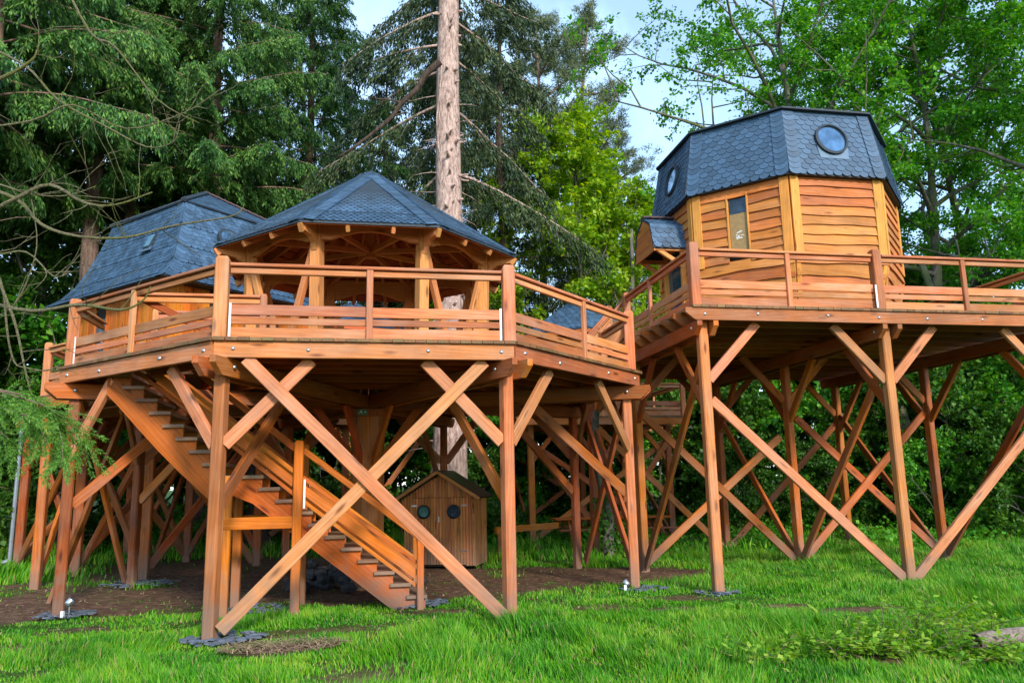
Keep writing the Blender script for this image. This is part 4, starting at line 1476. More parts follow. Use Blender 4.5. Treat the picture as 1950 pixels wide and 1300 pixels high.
lamp((-4.13, 12.45, .21), 'shiny metal ball spotlight beside the foot of the leftmost front post', (.5, .4, .6))
lamp((4.16, 12.55, .12), 'small spotlight with white box at the foot of the right platform corner post', (-.3, .6, .5))
# stone plinth round the pillar
pl = thing('stone_heap', 'heap of dark rough stones piled round the central pillar', 'stones', (CX, CY, 0))
def rock_mesh(seed):
    r = random.Random(seed)
    V, Fc = [], []
    n, m = 7, 4
    for j in range(m + 1):
        ph = -math.pi / 2 + math.pi * j / m
        for i in range(n):
            th = 2 * math.pi * i / n
            k = r.uniform(.75, 1.1)
            V.append((k * math.cos(th) * math.cos(ph), k * math.sin(th) * math.cos(ph), k * .7 * math.sin(ph)))
    for j in range(m):
        for i in range(n):
            Fc.append((j * n + i, j * n + (i + 1) % n, (j + 1) * n + (i + 1) % n, (j + 1) * n + i))
    return V, Fc
rocks = [mk('stone', *rock_mesh(k), STONE) for k in range(6)]
rr = random.Random(5)
for i in range(70):
    a = rr.uniform(0, 2 * math.pi)
    lev = rr.choice((0, 0, 0, 1, 1, 2))
    r = rr.uniform(.5, 1.05) - .13 * lev
    s = rr.uniform(.10, .19)
    M = Matrix.Translation((CX - .15 + r * math.cos(a) * 1.1, CY + r * math.sin(a), .08 + lev * .17)) @ Matrix.Rotation(rr.uniform(0, 6), 4, 'Z') @ Matrix.Rotation(rr.uniform(-.4, .4), 4, 'X') @ Matrix.Scale(s, 4)
    add('stone', rr.choice(rocks), M, pl)
# slate chippings at the post feet
def chips(c, r, n, label):
    V, Fc = [], []
    for i in range(int(n * .6)):
        a, q = rr.uniform(0, 2 * math.pi), math.sqrt(rr.uniform(0, 1)) * r
        M = Matrix.Translation((c[0] + .95 * q * math.cos(a) * 1.2, c[1] + .9 * q * math.sin(a), .012 + rr.uniform(0, .03))) @ Matrix.Rotation(rr.uniform(0, 6.3), 4, 'Z') @ Matrix.Rotation(rr.uniform(-.35, .35), 4, 'X')
        w, h, t = rr.uniform(.03, .08), rr.uniform(.02, .05), .007
        o = len(V)
        V += [M @ Vector(v) for v in ((-w, -h, -t), (w, -h * .7, -t), (w * .8, h, -t), (-w, h * .8, -t), (-w, -h, t), (w, -h * .7, t), (w * .8, h, t), (-w, h * .8, t))]
        Fc += [tuple(o + k for k in f) for f in ((4, 5, 6, 7), (0, 1, 5, 4), (1, 2, 6, 5), (2, 3, 7, 6), (3, 0, 4, 7))]
    o = add('slate_chippings', mk('slate_chippings', V, Fc, SLATECHIP), Matrix.Identity(4))
    tag(o, label, 'chippings', 'slate chippings round the post feet', 'stuff')
chips((-1.62, 10.05), .42, 130, 'blue grey slate chippings round the nearest front left post')
chips((-4.2, 12.6), .35, 90, 'blue grey slate chippings round the leftmost front post')
chips((-4.2, 16.3), .6, 120, 'blue grey slate chippings round the rear left post')
chips((.75, 12.1), .4, 100, 'blue grey slate chippings under the stair foot')
chips((4.45, 12.6), .35, 90, 'blue grey slate chippings round the right corner post')
chips((5.4, 11.8), .3, 60, 'blue grey slate chippings round the front left tower post')
chips((-1.6, 12.3), .5, 70, 'blue grey slate chippings under the stair landing')

# ================================================================ GROUND
def vnoise(x, y, s, seed):
    r = np.random.default_rng(seed)
    T = r.random((64, 64))
    u, v = x / s, y / s
    i, j = np.floor(u).astype(int), np.floor(v).astype(int)
    f, g = u - i, v - j
    f, g = f * f * (3 - 2 * f), g * g * (3 - 2 * g)
    a = T[i % 64, j % 64]; b = T[(i + 1) % 64, j % 64]; c = T[i % 64, (j + 1) % 64]; d = T[(i + 1) % 64, (j + 1) % 64]
    return (a * (1 - f) + b * f) * (1 - g) + (c * (1 - f) + d * f) * g


def ell(x, y, cx, cy, rx, ry): return np.clip(1.6 - 1.3 * np.sqrt(((x - cx) / rx) ** 2 + ((y - cy) / ry) ** 2), 0, 1)


PATCH = ((-.88, 9.33, .75, .45, 1), (-2.6, 10.5, .6, .4, .75), (-1.75, 10.1, .55, .35, .9), (6.5, 9.8, .95, .42, 1.15), (5.8, 10.4, .5, .25, 1), (-.85, 10.3, .95, .45, .8), (3.33, 10.85, .6, .45, .9),
         (4.2, 10.55, .7, .4, .8), (-.02, 8.0, .45, .28, .55), (-3.0, 8.8, .5, .3, .5), (.75, 11.4, 1.0, .4, .8), (4.9, 11.6, 1.0, .5, .85), (-3.6, 11.4, 1.0, .5, .7), (6.1, 6.85, .7, .4, 1), (5.1, 7.1, .7, .35, .8))


def trod(x, y):
    """short, trodden grass round and in front of the bare patches"""
    d = np.zeros_like(x)
    for (cx, cy, rx, ry, k) in PATCH:
        d = np.maximum(d, np.clip(1.7 - 1.1 * np.sqrt(((x - cx) / (rx * 1.5)) ** 2 + ((y - cy + .35) / (ry * 2.4)) ** 2), 0, 1) * min(1, k))
    return d


def dirt(x, y):
    """bare earth: under the platforms and in trodden patches"""
    n = .55 * vnoise(x, y, 1.3, 1) + .3 * vnoise(x, y, .45, 2) + .15 * vnoise(x, y, .17, 3)
    d = ell(x, y, -.2, 15.2, 5.6, 4.0)
    d = np.maximum(d, ell(x, y, -5.0, 14.5, 4.0, 2.6))
    d = np.maximum(d, ell(x, y, 4.6, 14.6, 2.6, 1.9) * .9)
    d = np.maximum(d, ell(x, y, -2.5, 19, 5, 3.5))
    for (cx, cy, rx, ry, k) in PATCH:
        d = np.maximum(d, k * ell(x, y, cx, cy, rx, ry))
    d = np.maximum(d, .5 * np.clip((vnoise(x, y, 1.7, 9) - .62) * 5, 0, 1))
    return np.clip((d * 1.7 + (n - .5) * 1.9 - .5), 0, 1)


def hgt(x, y):
    h = .05 * (vnoise(x, y, 2.6, 4) - .5) + .02 * (vnoise(x, y, .5, 5) - .5)
    far = np.clip((np.hypot(x - 2, y - 12) - 13) / 40, 0, 1)
    return h - .02 + far * 1.2 + .0


def axis(a, b, dense0, dense1, ds, cs):
    out = list(np.arange(dense0, dense1 + 1e-6, ds))
    s, p = ds, dense0
    while p > a:
        s *= 1.25; p -= s; out.insert(0, p)
    s, p = ds, out[-1]
    while p < b:
        s *= 1.25; p += s; out.append(p)
    return np.array(out)


gx = axis(-400, 400, -10, 14, .14, 0)
gy = axis(-150, 600, 4.5, 24, .14, 0)
XX, YY = np.meshgrid(gx, gy)
nx_, ny_ = len(gx), len(gy)
ZZ = hgt(XX, YY)
GV = np.stack([XX, YY, ZZ], -1).reshape(-1, 3)
idx = np.arange(nx_ * ny_).reshape(ny_, nx_)
GQ = np.stack([idx[:-1, :-1], idx[:-1, 1:], idx[1:, 1:], idx[1:, :-1]], -1).reshape(-1, 4)
m, nt, b = newmat('ground')
L = nt.links.new
at = N(nt, 'ShaderNodeAttribute', attribute_name='dirt')
tc = N(nt, 'ShaderNodeTexCoord')
n1 = N(nt, 'ShaderNodeTexNoise', i_Scale=7, i_Detail=9, i_Roughness=.75)
L(tc.outputs['Object'], n1.inputs['Vector'])
n2 = N(nt, 'ShaderNodeTexNoise', i_Scale=.9, i_Detail=6, i_Roughness=.7)
L(tc.outputs['Object'], n2.inputs['Vector'])
c1 = ramp(nt, [(.3, (.045, .024, .016)), (.5, (.13, .07, .045)), (.72, (.30, .19, .12))])
L(n1.outputs[0], c1.inputs[0])
c2 = ramp(nt, [(.3, (.02, .05, .006)), (.7, (.05, .12, .012))])
L(n2.outputs[0], c2.inputs[0])
mx = N(nt, 'ShaderNodeMix', data_type='RGBA')
L(at.outputs['Fac'], mx.inputs[0])
L(c2.outputs[0], mx.inputs[6])
L(c1.outputs[0], mx.inputs[7])
L(mx.outputs[2], b.inputs['Base Color'])
b.inputs['Roughness'].default_value = .95
b.inputs['Specular IOR Level'].default_value = .1
bp = N(nt, 'ShaderNodeBump', i_Strength=.8, i_Distance=.04)
L(n1.outputs[0], bp.inputs['Height'])
L(bp.outputs[0], b.inputs['Normal'])
gme = bulk('ground', GV, GQ, m, True)
att = gme.attributes.new('dirt', 'FLOAT', 'POINT')
att.data.foreach_set('value', dirt(GV[:, 0], GV[:, 1]).astype(np.float32))
tag(add('ground', gme, Matrix.Identity(4)), 'grassy ground with bare brown earth under the platforms', None, None, 'structure')

# grass blades
def grassmat():
    m, nt, b = newmat('grass_blade')
    L = nt.links.new
    geo = N(nt, 'ShaderNodeNewGeometry')
    a = N(nt, 'ShaderNodeTexNoise', i_Scale=.8, i_Detail=4, i_Roughness=.6)
    c = N(nt, 'ShaderNodeTexNoise', i_Scale=3.5, i_Detail=3)
    L(geo.outputs['Position'], a.inputs['Vector'])
    L(geo.outputs['Position'], c.inputs['Vector'])
    s1 = N(nt, 'ShaderNodeMath', operation='MULTIPLY_ADD', n_1=1.1, n_2=-.28)
    L(a.outputs[0], s1.inputs[0])
    s2 = N(nt, 'ShaderNodeMath', operation='MULTIPLY_ADD', n_1=.45)
    L(c.outputs[0], s2.inputs[0])
    L(s1.outputs[0], s2.inputs[2])
    s3 = N(nt, 'ShaderNodeMath', operation='MULTIPLY_ADD', n_1=.5)
    L(geo.outputs['Random Per Island'], s3.inputs[0])
    L(s2.outputs[0], s3.inputs[2])
    cr = ramp(nt, [(.28, (.010, .078, .004)), (.50, (.034, .185, .005)), (.72, (.075, .31, .007)), (.90, (.15, .40, .010)), (1.0, (.28, .44, .03))])
    L(s3.outputs[0], cr.inputs[0])
    fr = N(nt, 'ShaderNodeMath', operation='MULTIPLY', n_1=13.7)
    L(geo.outputs['Random Per Island'], fr.inputs[0])
    f2 = N(nt, 'ShaderNodeMath', operation='FRACT')
    L(fr.outputs[0], f2.inputs[0])
    gt = N(nt, 'ShaderNodeMath', operation='GREATER_THAN', n_1=.955)
    L(f2.outputs[0], gt.inputs[0])
    mx = N(nt, 'ShaderNodeMix', data_type='RGBA')
    L(gt.outputs[0], mx.inputs[0])
    L(cr.outputs[0], mx.inputs[6])
    mx.inputs[7].default_value = (.42, .34, .14, 1)
    L(mx.outputs[2], b.inputs['Base Color'])
    b.inputs['Roughness'].default_value = .5
    b.inputs['Specular IOR Level'].default_value = .25
    tr = N(nt, 'ShaderNodeBsdfTranslucent')
    L(mx.outputs[2], tr.inputs[0])
    ms = N(nt, 'ShaderNodeMixShader')
    ms.inputs[0].default_value = .3
    L(b.outputs[0], ms.inputs[1])
    L(tr.outputs[0], ms.inputs[2])
    L(ms.outputs[0], nt.nodes['Material Output'].inputs[0])
    return m


GRASS = grassmat()


def inview(x, y, z, m=60):
    P = np.stack([x, y, z - EYE], -1)
    F_, R_, U_ = np.array(_F), np.array(R2), np.array(U2)
    d = P @ F_
    px = 975 + FPX * (P @ R_) / d
    py = 650 - FPX * (P @ U_) / d
    return (d > .5) & (px > -m) & (px < 1950 + m) & (py < 1300 + 160) & (py > 0)


def grass(n, y0, y1, h0, h1, w, seed, name, label, mat, dens=1.0):
    r = np.random.default_rng(seed)
    y = r.uniform(y0, y1, n * 3)
    hw = .72 * y
    x = r.uniform(-.52 * y - 1, .95 * y + 1)
    k = inview(x, y, np.zeros_like(x))
    x, y = x[k][:n * 2], y[k][:n * 2]
    d = dirt(x, y)
    tall = vnoise(x, y, .8, 21) * .6 + vnoise(x, y, .25, 22) * .4
    keep = r.random(len(x)) > np.clip(d * 1.25 + .03 + .35 * (tall < .3), 0, .99)
    x, y, d, tall = x[keep][:n], y[keep][:n], d[keep][:n], tall[keep][:n]
    n = len(x)
    h = (h0 + (h1 - h0) * np.clip(tall * 1.7 - .38, 0, 1.1) ** 1.3) * r.uniform(.55, 1.25, n) * (1 - .65 * d) * (1 - .55 * trod(x, y)) * (.78 + .22 * np.clip((x - .2) / 2.5, 0, 1) + .5 * np.clip((y - 12) / 8, 0, 1))
    a = r.uniform(0, 2 * np.pi, n)
    la = .6 * vnoise(x, y, 1.1, 31) * 2 * np.pi + r.normal(0, .9, n)
    lean = r.uniform(.1, .65, n) * h
    z = hgt(x, y) - .01
    ww = w * r.uniform(.6, 1.3, n)
    bx, by = np.cos(a) * ww / 2, np.sin(a) * ww / 2
    lx, ly = np.cos(la) * lean, np.sin(la) * lean
    V = np.zeros((n, 5, 3))
    V[:, 0] = np.stack([x - bx, y - by, z], -1)
    V[:, 1] = np.stack([x + bx, y + by, z], -1)
    V[:, 2] = np.stack([x + bx * .75 + lx * .35, y + by * .75 + ly * .35, z + h * .58], -1)
    V[:, 3] = np.stack([x - bx * .75 + lx * .35, y - by * .75 + ly * .35, z + h * .58], -1)
    V[:, 4] = np.stack([x + lx, y + ly, z + h], -1)
    o = np.arange(n)[:, None] * 5
    T = np.concatenate([o + [0, 1, 2], o + [0, 2, 3], o + [3, 2, 4]], 0)
    tag(add(name, bulk(name, V.reshape(-1, 3), T, mat), Matrix.Identity(4)), label, 'grass', None, 'stuff')


grass(130000, 5.6, 10.5, .05, .36, .012, 41, 'near_grass', 'long bright green grass in the foreground', GRASS)
grass(90000, 10.5, 17.5, .04, .20, .015, 42, 'middle_grass', 'green grass around the post feet', GRASS)
grass(45000, 17.5, 34, .08, .30, .03, 43, 'far_grass', 'green grass behind the platforms', GRASS)

# pale straw litter trodden into the bare patch
g = np.random.default_rng(5)
n = 750
th = g.uniform(0, 2 * np.pi, n); q = np.sqrt(g.uniform(0, 1, n))
P = np.stack([-.88 + .70 * q * np.cos(th), 9.33 + .38 * q * np.sin(th), .03 + g.uniform(0, .03, n)], -1)
D = g.normal(0, 1, (n, 3)); D[:, 2] *= .18; D /= np.linalg.norm(D, axis=1)[:, None]
S = np.cross(D, [0, 0, 1.]); S /= np.linalg.norm(S, axis=1)[:, None]
ln = g.uniform(.02, .08, (n, 1))
Vv = np.stack([P - D * ln - S * .005, P - D * ln + S * .005, P + D * ln + S * .005, P + D * ln - S * .005], 1).reshape(-1, 3)
tag(add('straw_litter', bulk('straw_litter', Vv, np.arange(n * 4).reshape(-1, 4), STRAW), Matrix.Identity(4)), 'pale straw litter on the bare patch beside the nearest post', 'straw', None, 'stuff')
# fallen leaves and twigs on the bare earth
n = 2600
x = g.uniform(-8, 6, n); y = g.uniform(9, 18, n)
kk = dirt(x, y) > .4
x, y = x[kk], y[kk]
n = len(x)
P = np.stack([x, y, hgt(x, y) + .012], -1)
D = g.normal(0, 1, (n, 3)); D[:, 2] *= .15; D /= np.linalg.norm(D, axis=1)[:, None]
S = np.cross(D, [0, 0, 1.]); S /= np.linalg.norm(S, axis=1)[:, None]
ln = g.uniform(.015, .06, (n, 1)); wd = g.uniform(.004, .02, (n, 1))
Vv = np.stack([P - D * ln, P + S * wd, P + D * ln, P - S * wd], 1).reshape(-1, 3)
tag(add('leaf_litter', bulk('leaf_litter', Vv, np.arange(n * 4).reshape(-1, 4), STRAW), Matrix.Identity(4)), 'scattered dry leaves and twigs on the bare earth', 'leaves', None, 'stuff')

# ================================================================ TREES
def tube(V, Fc, pts, rads, n=8):
    pts = [Vector(p) for p in pts]
    base = len(V)
    u = None
    for i, p in enumerate(pts):
        d = (pts[min(i + 1, len(pts) - 1)] - pts[max(i - 1, 0)]).normalized()
        if u is None:
            u = d.cross(Vector((.31, .95, .05)))
            if u.length < .1: u = d.cross(Vector((1, 0, 0)))
        u = (u - d * u.dot(d)).normalized()
        v = d.cross(u)
        for k in range(n):
            th = 2 * math.pi * k / n
            V.append(p + (u * math.cos(th) + v * math.sin(th)) * rads[i])
    for i in range(len(pts) - 1):
        for k in range(n):
            a = base + i * n
            Fc.append((a + k, a + (k + 1) % n, a + n + (k + 1) % n, a + n + k))
    Fc.append(tuple(base + (len(pts) - 1) * n + k for k in range(n)))


def leaf_mesh(name, P, D, Nn, ln, wd, mat):
    """diamond leaves: base point, direction, normal, length, width arrays"""
    D = D / (np.linalg.norm(D, axis=1)[:, None] + 1e-9)
    S = np.cross(D, Nn)
    S /= (np.linalg.norm(S, axis=1)[:, None] + 1e-9)
    U = np.cross(S, D)
    ln, wd = ln[:, None], wd[:, None]
    n = len(P)
    V = np.zeros((n, 4, 3), np.float32)
    V[:, 0] = P
    V[:, 1] = P + D * ln * .45 + S * wd / 2 + U * wd * .12
    V[:, 2] = P + D * ln
    V[:, 3] = P + D * ln * .45 - S * wd / 2 + U * wd * .12
    return bulk(name, V.reshape(-1, 3), np.arange(n * 4).reshape(-1, 4), mat)


def bend(p, d, L, n, r, wob, grav=0.0):
    """wandering polyline"""
    pts = [Vector(p)]
    d = Vector(d).normalized()
    for i in range(n):
        d = (d + Vector((r.gauss(0, wob), r.gauss(0, wob), r.gauss(0, wob) + grav))).normalized()
        pts.append(pts[-1] + d * (L / n))
    return pts


def along(pts, t):
    f = t * (len(pts) - 1)
    i = min(int(f), len(pts) - 2)
    return pts[i].lerp(pts[i + 1], f - i), (pts[i + 1] - pts[i]).normalized()


def broadleaf(seed, H, R, tr, first, nl, leaf, mat, bk, n1=16, lean=(0, 0), fork=True, twl=1.0, up=.35):
    r = random.Random(seed)
    g = np.random.default_rng(seed)
    V, Fc = [], []
    tp_ = [Vector((0, 0, -.3))]
    nseg = 10
    ph = r.uniform(0, 6)
    for i in range(1, nseg + 1):
        f = i / nseg
        tp_.append(Vector((lean[0] * f + .25 * math.sin(ph + f * 5) * f * R * .25, lean[1] * f + .25 * math.cos(ph + f * 4) * f * R * .25, H * .92 * f)))
    tube(V, Fc, tp_, [tr * (1.15 if i == 0 else 1) * (1 - .88 * i / nseg) + .012 for i in range(nseg + 1)], 9)
    twigs = []
    ga = r.uniform(0, 6)
    for b_ in range(n1):
        t = first + (1 - first) * (b_ + r.uniform(0, .8)) / n1
        p, d = along(tp_, min(t, .98))
        ga += 2.4 + r.uniform(-.4, .4)
        f = (t - first) / (1 - first)
        LL = R * (.55 + .55 * math.sin(math.pi * min(1, .15 + f * .8))) * r.uniform(.75, 1.15) * (1 if f < .75 else .75)
        dr = Vector((math.cos(ga), math.sin(ga), up + .5 * f + r.uniform(-.15, .25)))
        lim = bend(p, dr, LL, 7, r, .13, .02)
        r0 = tr * (1 - .85 * t) * .55 + .015
        tube(V, Fc, lim, [r0 * (1 - .85 * i / 7) + .006 for i in range(8)], 6)
        for c in range(7):
            q, dd = along(lim, .25 + .75 * (c + r.random()) / 7)
            sd_ = dd.cross(Vector((r.gauss(0, 1), r.gauss(0, 1), r.gauss(0, 1)))).normalized()
            l2 = LL * .38 * r.uniform(.6, 1.2)
            tw2 = bend(q, dd * .55 + sd_ * .9 + Vector((0, 0, .12)), l2, 4, r, .2)
            tube(V, Fc, tw2, [r0 * .3 * (1 - .8 * i / 4) + .004 for i in range(5)], 4)
            for e in range(4):
                q2, d2 = along(tw2, .3 + .7 * (e + r.random()) / 4)
                s2 = d2.cross(Vector((r.gauss(0, 1), r.gauss(0, 1), r.gauss(0, 1)))).normalized()
                l3 = .9 * twl * r.uniform(.6, 1.2)
                tw3 = bend(q2, d2 * .6 + s2 * .8, l3, 3, r, .2, -.04)
                tube(V, Fc, tw3, [.009, .007, .005, .003], 3)
                twigs.append((tw3[0], tw3[-1], l3))
    A = np.array([list(t[0]) for t in twigs]); B = np.array([list(t[1]) for t in twigs])
    k = g.integers(0, len(A), nl)
    t = g.uniform(.05, 1.12, nl)[:, None]
    P = A[k] * (1 - t) + B[k] * t + g.normal(0, .13 * twl, (nl, 3)) * np.array([1, 1, .55])
    D = (B - A)[k] * .6 + g.normal(0, .55, (nl, 3)); D[:, 2] -= .25
    Nn = g.normal(0, .45, (nl, 3)) + np.array([0, 0, 1.0])
    ln = leaf * g.uniform(.65, 1.3, nl)
    return mk('trunk', V, Fc, bk, True), leaf_mesh('crown', P, D, Nn, ln, ln * .72, mat)


def conifer(seed, H, z0, R, tr, nbr, sprays, per, mat, bk, droop=.9, leaf=(.16, .045), top=.15, hang=.55, dead=0, upb=.05, spread=.10, stem_lean=(0, 0), clear=None, stubs=0):
    """drooping conifer: whorled branches with hanging sprays of narrow scale leaves"""
    r = random.Random(seed)
    g = np.random.default_rng(seed)
    V, Fc = [], []
    n = 14
    tp_ = [Vector((stem_lean[0] * i / n + .05 * math.sin(i * 1.3 + seed), stem_lean[1] * i / n + .05 * math.cos(i + seed), -.3 + (H + .3) * i / n)) for i in range(n + 1)]
    tube(V, Fc, tp_, [tr * (1.25 if i == 0 else 1.06 if i == 1 else 1) * (1 - .94 * (i / n) ** 1.15) + .01 for i in range(n + 1)], 12)
    PS, DS = [], []
    ga = r.uniform(0, 6)
    for b_ in range(nbr):
        f = (b_ + r.random()) / nbr
        z = z0 + (H - z0) * f ** .92
        ga += 2.399 + r.uniform(-.35, .35)
        if clear and z < clear and math.sin(ga) < -.15: continue
        LL = (R * (1 - f) ** .75 + top) * r.uniform(.7, 1.15)
        p, _ = along(tp_, min(.995, (z + .3) / (H + .3)))
        lim = bend(p, (math.cos(ga), math.sin(ga), upb + .35 * f), LL, 7, r, .06, -.05 * droop)
        r0 = .010 + tr * .085 * (1 - f * .8)
        tube(V, Fc, lim, [r0 * (1 - .85 * i / 7) + .004 for i in range(8)], 5)
        ns = max(4, int(sprays * (LL / R + .25)))
        for s in range(ns):
            t = .16 + .84 * (s + r.random()) / ns
            q, d = along(lim, min(t, .999))
            sg = 1 if s % 2 else -1
            sd_ = Vector((-d.y, d.x, 0)) * sg
            ls = hang * (1.15 - .45 * t) * r.uniform(.6, 1.3)
            sp_ = bend(q, d * .7 + sd_ * r.uniform(.3, .9) + Vector((0, 0, -.15 - .5 * droop)), ls, 4, r, .12, -.12 * droop)
            if r.random() < .3: tube(V, Fc, sp_[:4], [.007, .006, .004, .003], 3)
            a = np.array([list(x) for x in sp_])
            tt = g.uniform(0, 4, per)
            i0 = np.minimum(tt.astype(int), 3)
            fr = (tt - i0)[:, None]
            PP = a[i0] * (1 - fr) + a[i0 + 1] * fr
            dd = a[i0 + 1] - a[i0]
            dd /= np.linalg.norm(dd, axis=1)[:, None]
            PS.append(PP + g.normal(0, spread * .25, (per, 3)))
            sidev = np.array([-dd[:, 1], dd[:, 0], 0 * dd[:, 0]]).T
            DS.append(dd * .8 + sidev * (g.choice([-1, 1], per) * g.uniform(.3, .9, per))[:, None] + g.normal(0, .18, (per, 3)) + np.array([0, 0, -.25 * droop]))
    for k in range(stubs):
        z = r.uniform(3, 20)
        p, _ = along(tp_, (z + .3) / (H + .3))
        a = r.uniform(-3.14, 0)
        rs = tr * (1 - .94 * ((z + .3) / (H + .3)) ** 1.15)
        dv = Vector((math.cos(a), math.sin(a), r.uniform(-.2, .3)))
        lim = bend(p + dv * rs * .85, dv, rs * .2 + r.uniform(.05, .3), 2, r, .08)
        q_ = r.uniform(.025, .05)
        tube(V, Fc, lim, [q_ * 1.6, q_, q_ * .8], 6)
    for k in range(dead):
        z = r.uniform(1.5, z0 + 3)
        p, _ = along(tp_, (z + .3) / (H + .3))
        a = r.uniform(0, 6.28)
        lim = bend(p, (math.cos(a), math.sin(a), r.uniform(-.25, .2)), r.uniform(.5, 1.5), 4, r, .1, -.03)
        tube(V, Fc, lim, [.028, .02, .014, .009, .004], 4)
    P, D = np.concatenate(PS), np.concatenate(DS)
    m_ = len(P)
    Nn = g.normal(0, .5, (m_, 3)) + np.array([0, 0, .7])
    ln = leaf[0] * g.uniform(.6, 1.4, m_)
    return mk('trunk', V, Fc, bk, True), leaf_mesh('crown', P, D, Nn, ln, leaf[1] * g.uniform(.7, 1.3, m_), mat)


def pine(seed, H, z0, R, tr, nbr, mat, bk, clumps=26, per=55, needle=.24):
    r = random.Random(seed)
    g = np.random.default_rng(seed)
    V, Fc = [], []
    n = 12
    tp_ = [Vector((.25 * math.sin(i * .8 + seed), .2 * math.cos(i * .7), -.3 + (H + .3) * i / n)) for i in range(n + 1)]
    tube(V, Fc, tp_, [tr * (1 - .9 * i / n) + .015 for i in range(n + 1)], 9)
    PS, DS = [], []
    ga = 0
    for b_ in range(nbr):
        f = (b_ + r.random()) / nbr
        z = z0 + (H - z0) * f
        ga += 2.4 + r.uniform(-.5, .5)
        LL = R * (.35 + .65 * math.sin(math.pi * (.25 + .72 * f))) * r.uniform(.65, 1.15)
        p, _ = along(tp_, min(.99, (z + .3) / (H + .3)))
        lim = bend(p, (math.cos(ga), math.sin(ga), .15 + .5 * f), LL, 6, r, .14, .02)
        tube(V, Fc, lim, [tr * .22 * (1 - .8 * i / 6) + .006 for i in range(7)], 5)
        for c in range(clumps):
            t = .3 + .7 * r.random()
            q, d = along(lim, t)
            q = q + Vector((r.gauss(0, .4), r.gauss(0, .4), r.gauss(.12, .28))) * (LL / R + .35)
            PS.append(np.array(list(q))[None] + g.normal(0, .11, (per, 3)))
            v = g.normal(0, 1, (per, 3)); v[:, 2] = np.abs(v[:, 2]) * .7
            DS.append(v + np.array(list(d)) * .5)
    P, D = np.concatenate(PS), np.concatenate(DS)
    m_ = len(P)
    ln = needle * g.uniform(.6, 1.3, m_)
    return mk('trunk', V, Fc, bk, True), leaf_mesh('crown', P, D, g.normal(0, 1, (m_, 3)), ln, np.full(m_, .035), mat)


BARK_RED = bark('bark_reddish', (.085, .052, .040), (.36, .235, .18), 3.0, .7)
BARK_PALE = bark('bark_pale', (.14, .088, .075), (.70, .50, .42), 3.6, 1.1)
BARK_GREY = bark('bark_grey', (.045, .045, .038), (.22, .20, .165), 2.2, .9, moss=(.10, .13, .025))
BARK_DARK = bark('bark_dark', (.03, .022, .018), (.13, .09, .07), 3, .7)
LF_CEDAR = leafmat('leaf_cedar', (.016, .068, .018), (.052, .165, .030), (.20, .34, .06), trans=.22)
LF_SPRUCE = leafmat('leaf_spruce', (.014, .034, .018), (.036, .072, .026), (.12, .15, .045), trans=.15)
LF_PINE = leafmat('leaf_pine', (.06, .095, .05), (.14, .19, .09), (.32, .33, .15), trans=.2)
LF_LIME = leafmat('leaf_lime', (.09, .24, .012), (.24, .44, .02), (.50, .60, .05), trans=.5)
LF_GREEN = leafmat('leaf_green', (.026, .14, .014), (.075, .32, .022), (.24, .52, .045), trans=.42)
LF_DARK = leafmat('leaf_dark', (.014, .060, .007), (.042, .14, .012), (.12, .26, .025), trans=.35)
LF_YELL = leafmat('leaf_yellow', (.20, .20, .02), (.42, .36, .03), (.60, .48, .06), trans=.4)


def tree(name, meshes, loc, label, cat, group, rz=0.0, sc=1.0, parts=('trunk', 'crown')):
    t = thing(name, label, cat, (loc[0], loc[1], 0), group)
    zb = float(hgt(np.array([loc[0]]), np.array([loc[1]]))[0])
    M = Matrix.Translation((loc[0], loc[1], zb)) @ Matrix.Rotation(rz, 4, 'Z') @ Matrix.Scale(sc, 4)
    for pn, me in zip(parts, meshes):
        if me is not None: add(pn, me, M, t)
    return t


CED_A = conifer(3, 27, 12.2, 4.8, .36, 84, 30, 76, LF_CEDAR, BARK_RED, droop=1.15, leaf=(.165, .042), hang=1.15, dead=10, stubs=20, spread=.2)
CED_B = conifer(8, 25, 10.8, 4.6, .33, 78, 30, 76, LF_CEDAR, BARK_RED, droop=1.2, leaf=(.165, .042), hang=1.15, dead=10, stubs=20, spread=.2)
SPR_A = conifer(5, 38, 10.6, 4.7, .47, 130, 28, 58, LF_SPRUCE, BARK_PALE, droop=1.1, leaf=(.15, .045), hang=1.2, dead=46, clear=22, stubs=60, upb=-.22, spread=.3)
SPR_B = conifer(15, 26, 3.5, 4.6, .34, 76, 26, 44, LF_SPRUCE, BARK_DARK, droop=1.0, leaf=(.17, .055), hang=.9, dead=8, upb=-.05, spread=.3)
PIN_A = pine(4, 26, 9, 4.2, .3, 34, LF_PINE, BARK_RED)
BRD_A = broadleaf(21, 21, 6.5, .27, .32, 46000, .14, LF_GREEN, BARK_GREY, n1=19)
BRD_B = broadleaf(22, 23, 6.0, .24, .22, 46000, .14, LF_GREEN, BARK_GREY, n1=20, lean=(1.5, 0))
BRD_C = broadleaf(23, 15.5, 4.2, .17, .18, 46000, .17, LF_LIME, BARK_GREY, n1=18)
BRD_D = broadleaf(24, 17, 5.5, .22, .12, 36000, .20, LF_DARK, BARK_GREY, n1=20)
BRD_E = broadleaf(25, 22, 8.2, .26, .40, 23000, .15, LF_GREEN, BARK_GREY, n1=20, up=.5)
SHR_A = broadleaf(31, 4.2, 2.3, .06, .04, 15000, .15, LF_DARK, BARK_GREY, n1=11, twl=.7, up=.3)
SHR_B = broadleaf(32, 3.4, 2.2, .05, .04, 13000, .14, LF_GREEN, BARK_GREY, n1=11, twl=.7, up=.3)
SHR_Y = broadleaf(33, 7, 2.6, .08, .3, 11000, .15, LF_YELL, BARK_GREY, n1=11, twl=.8)

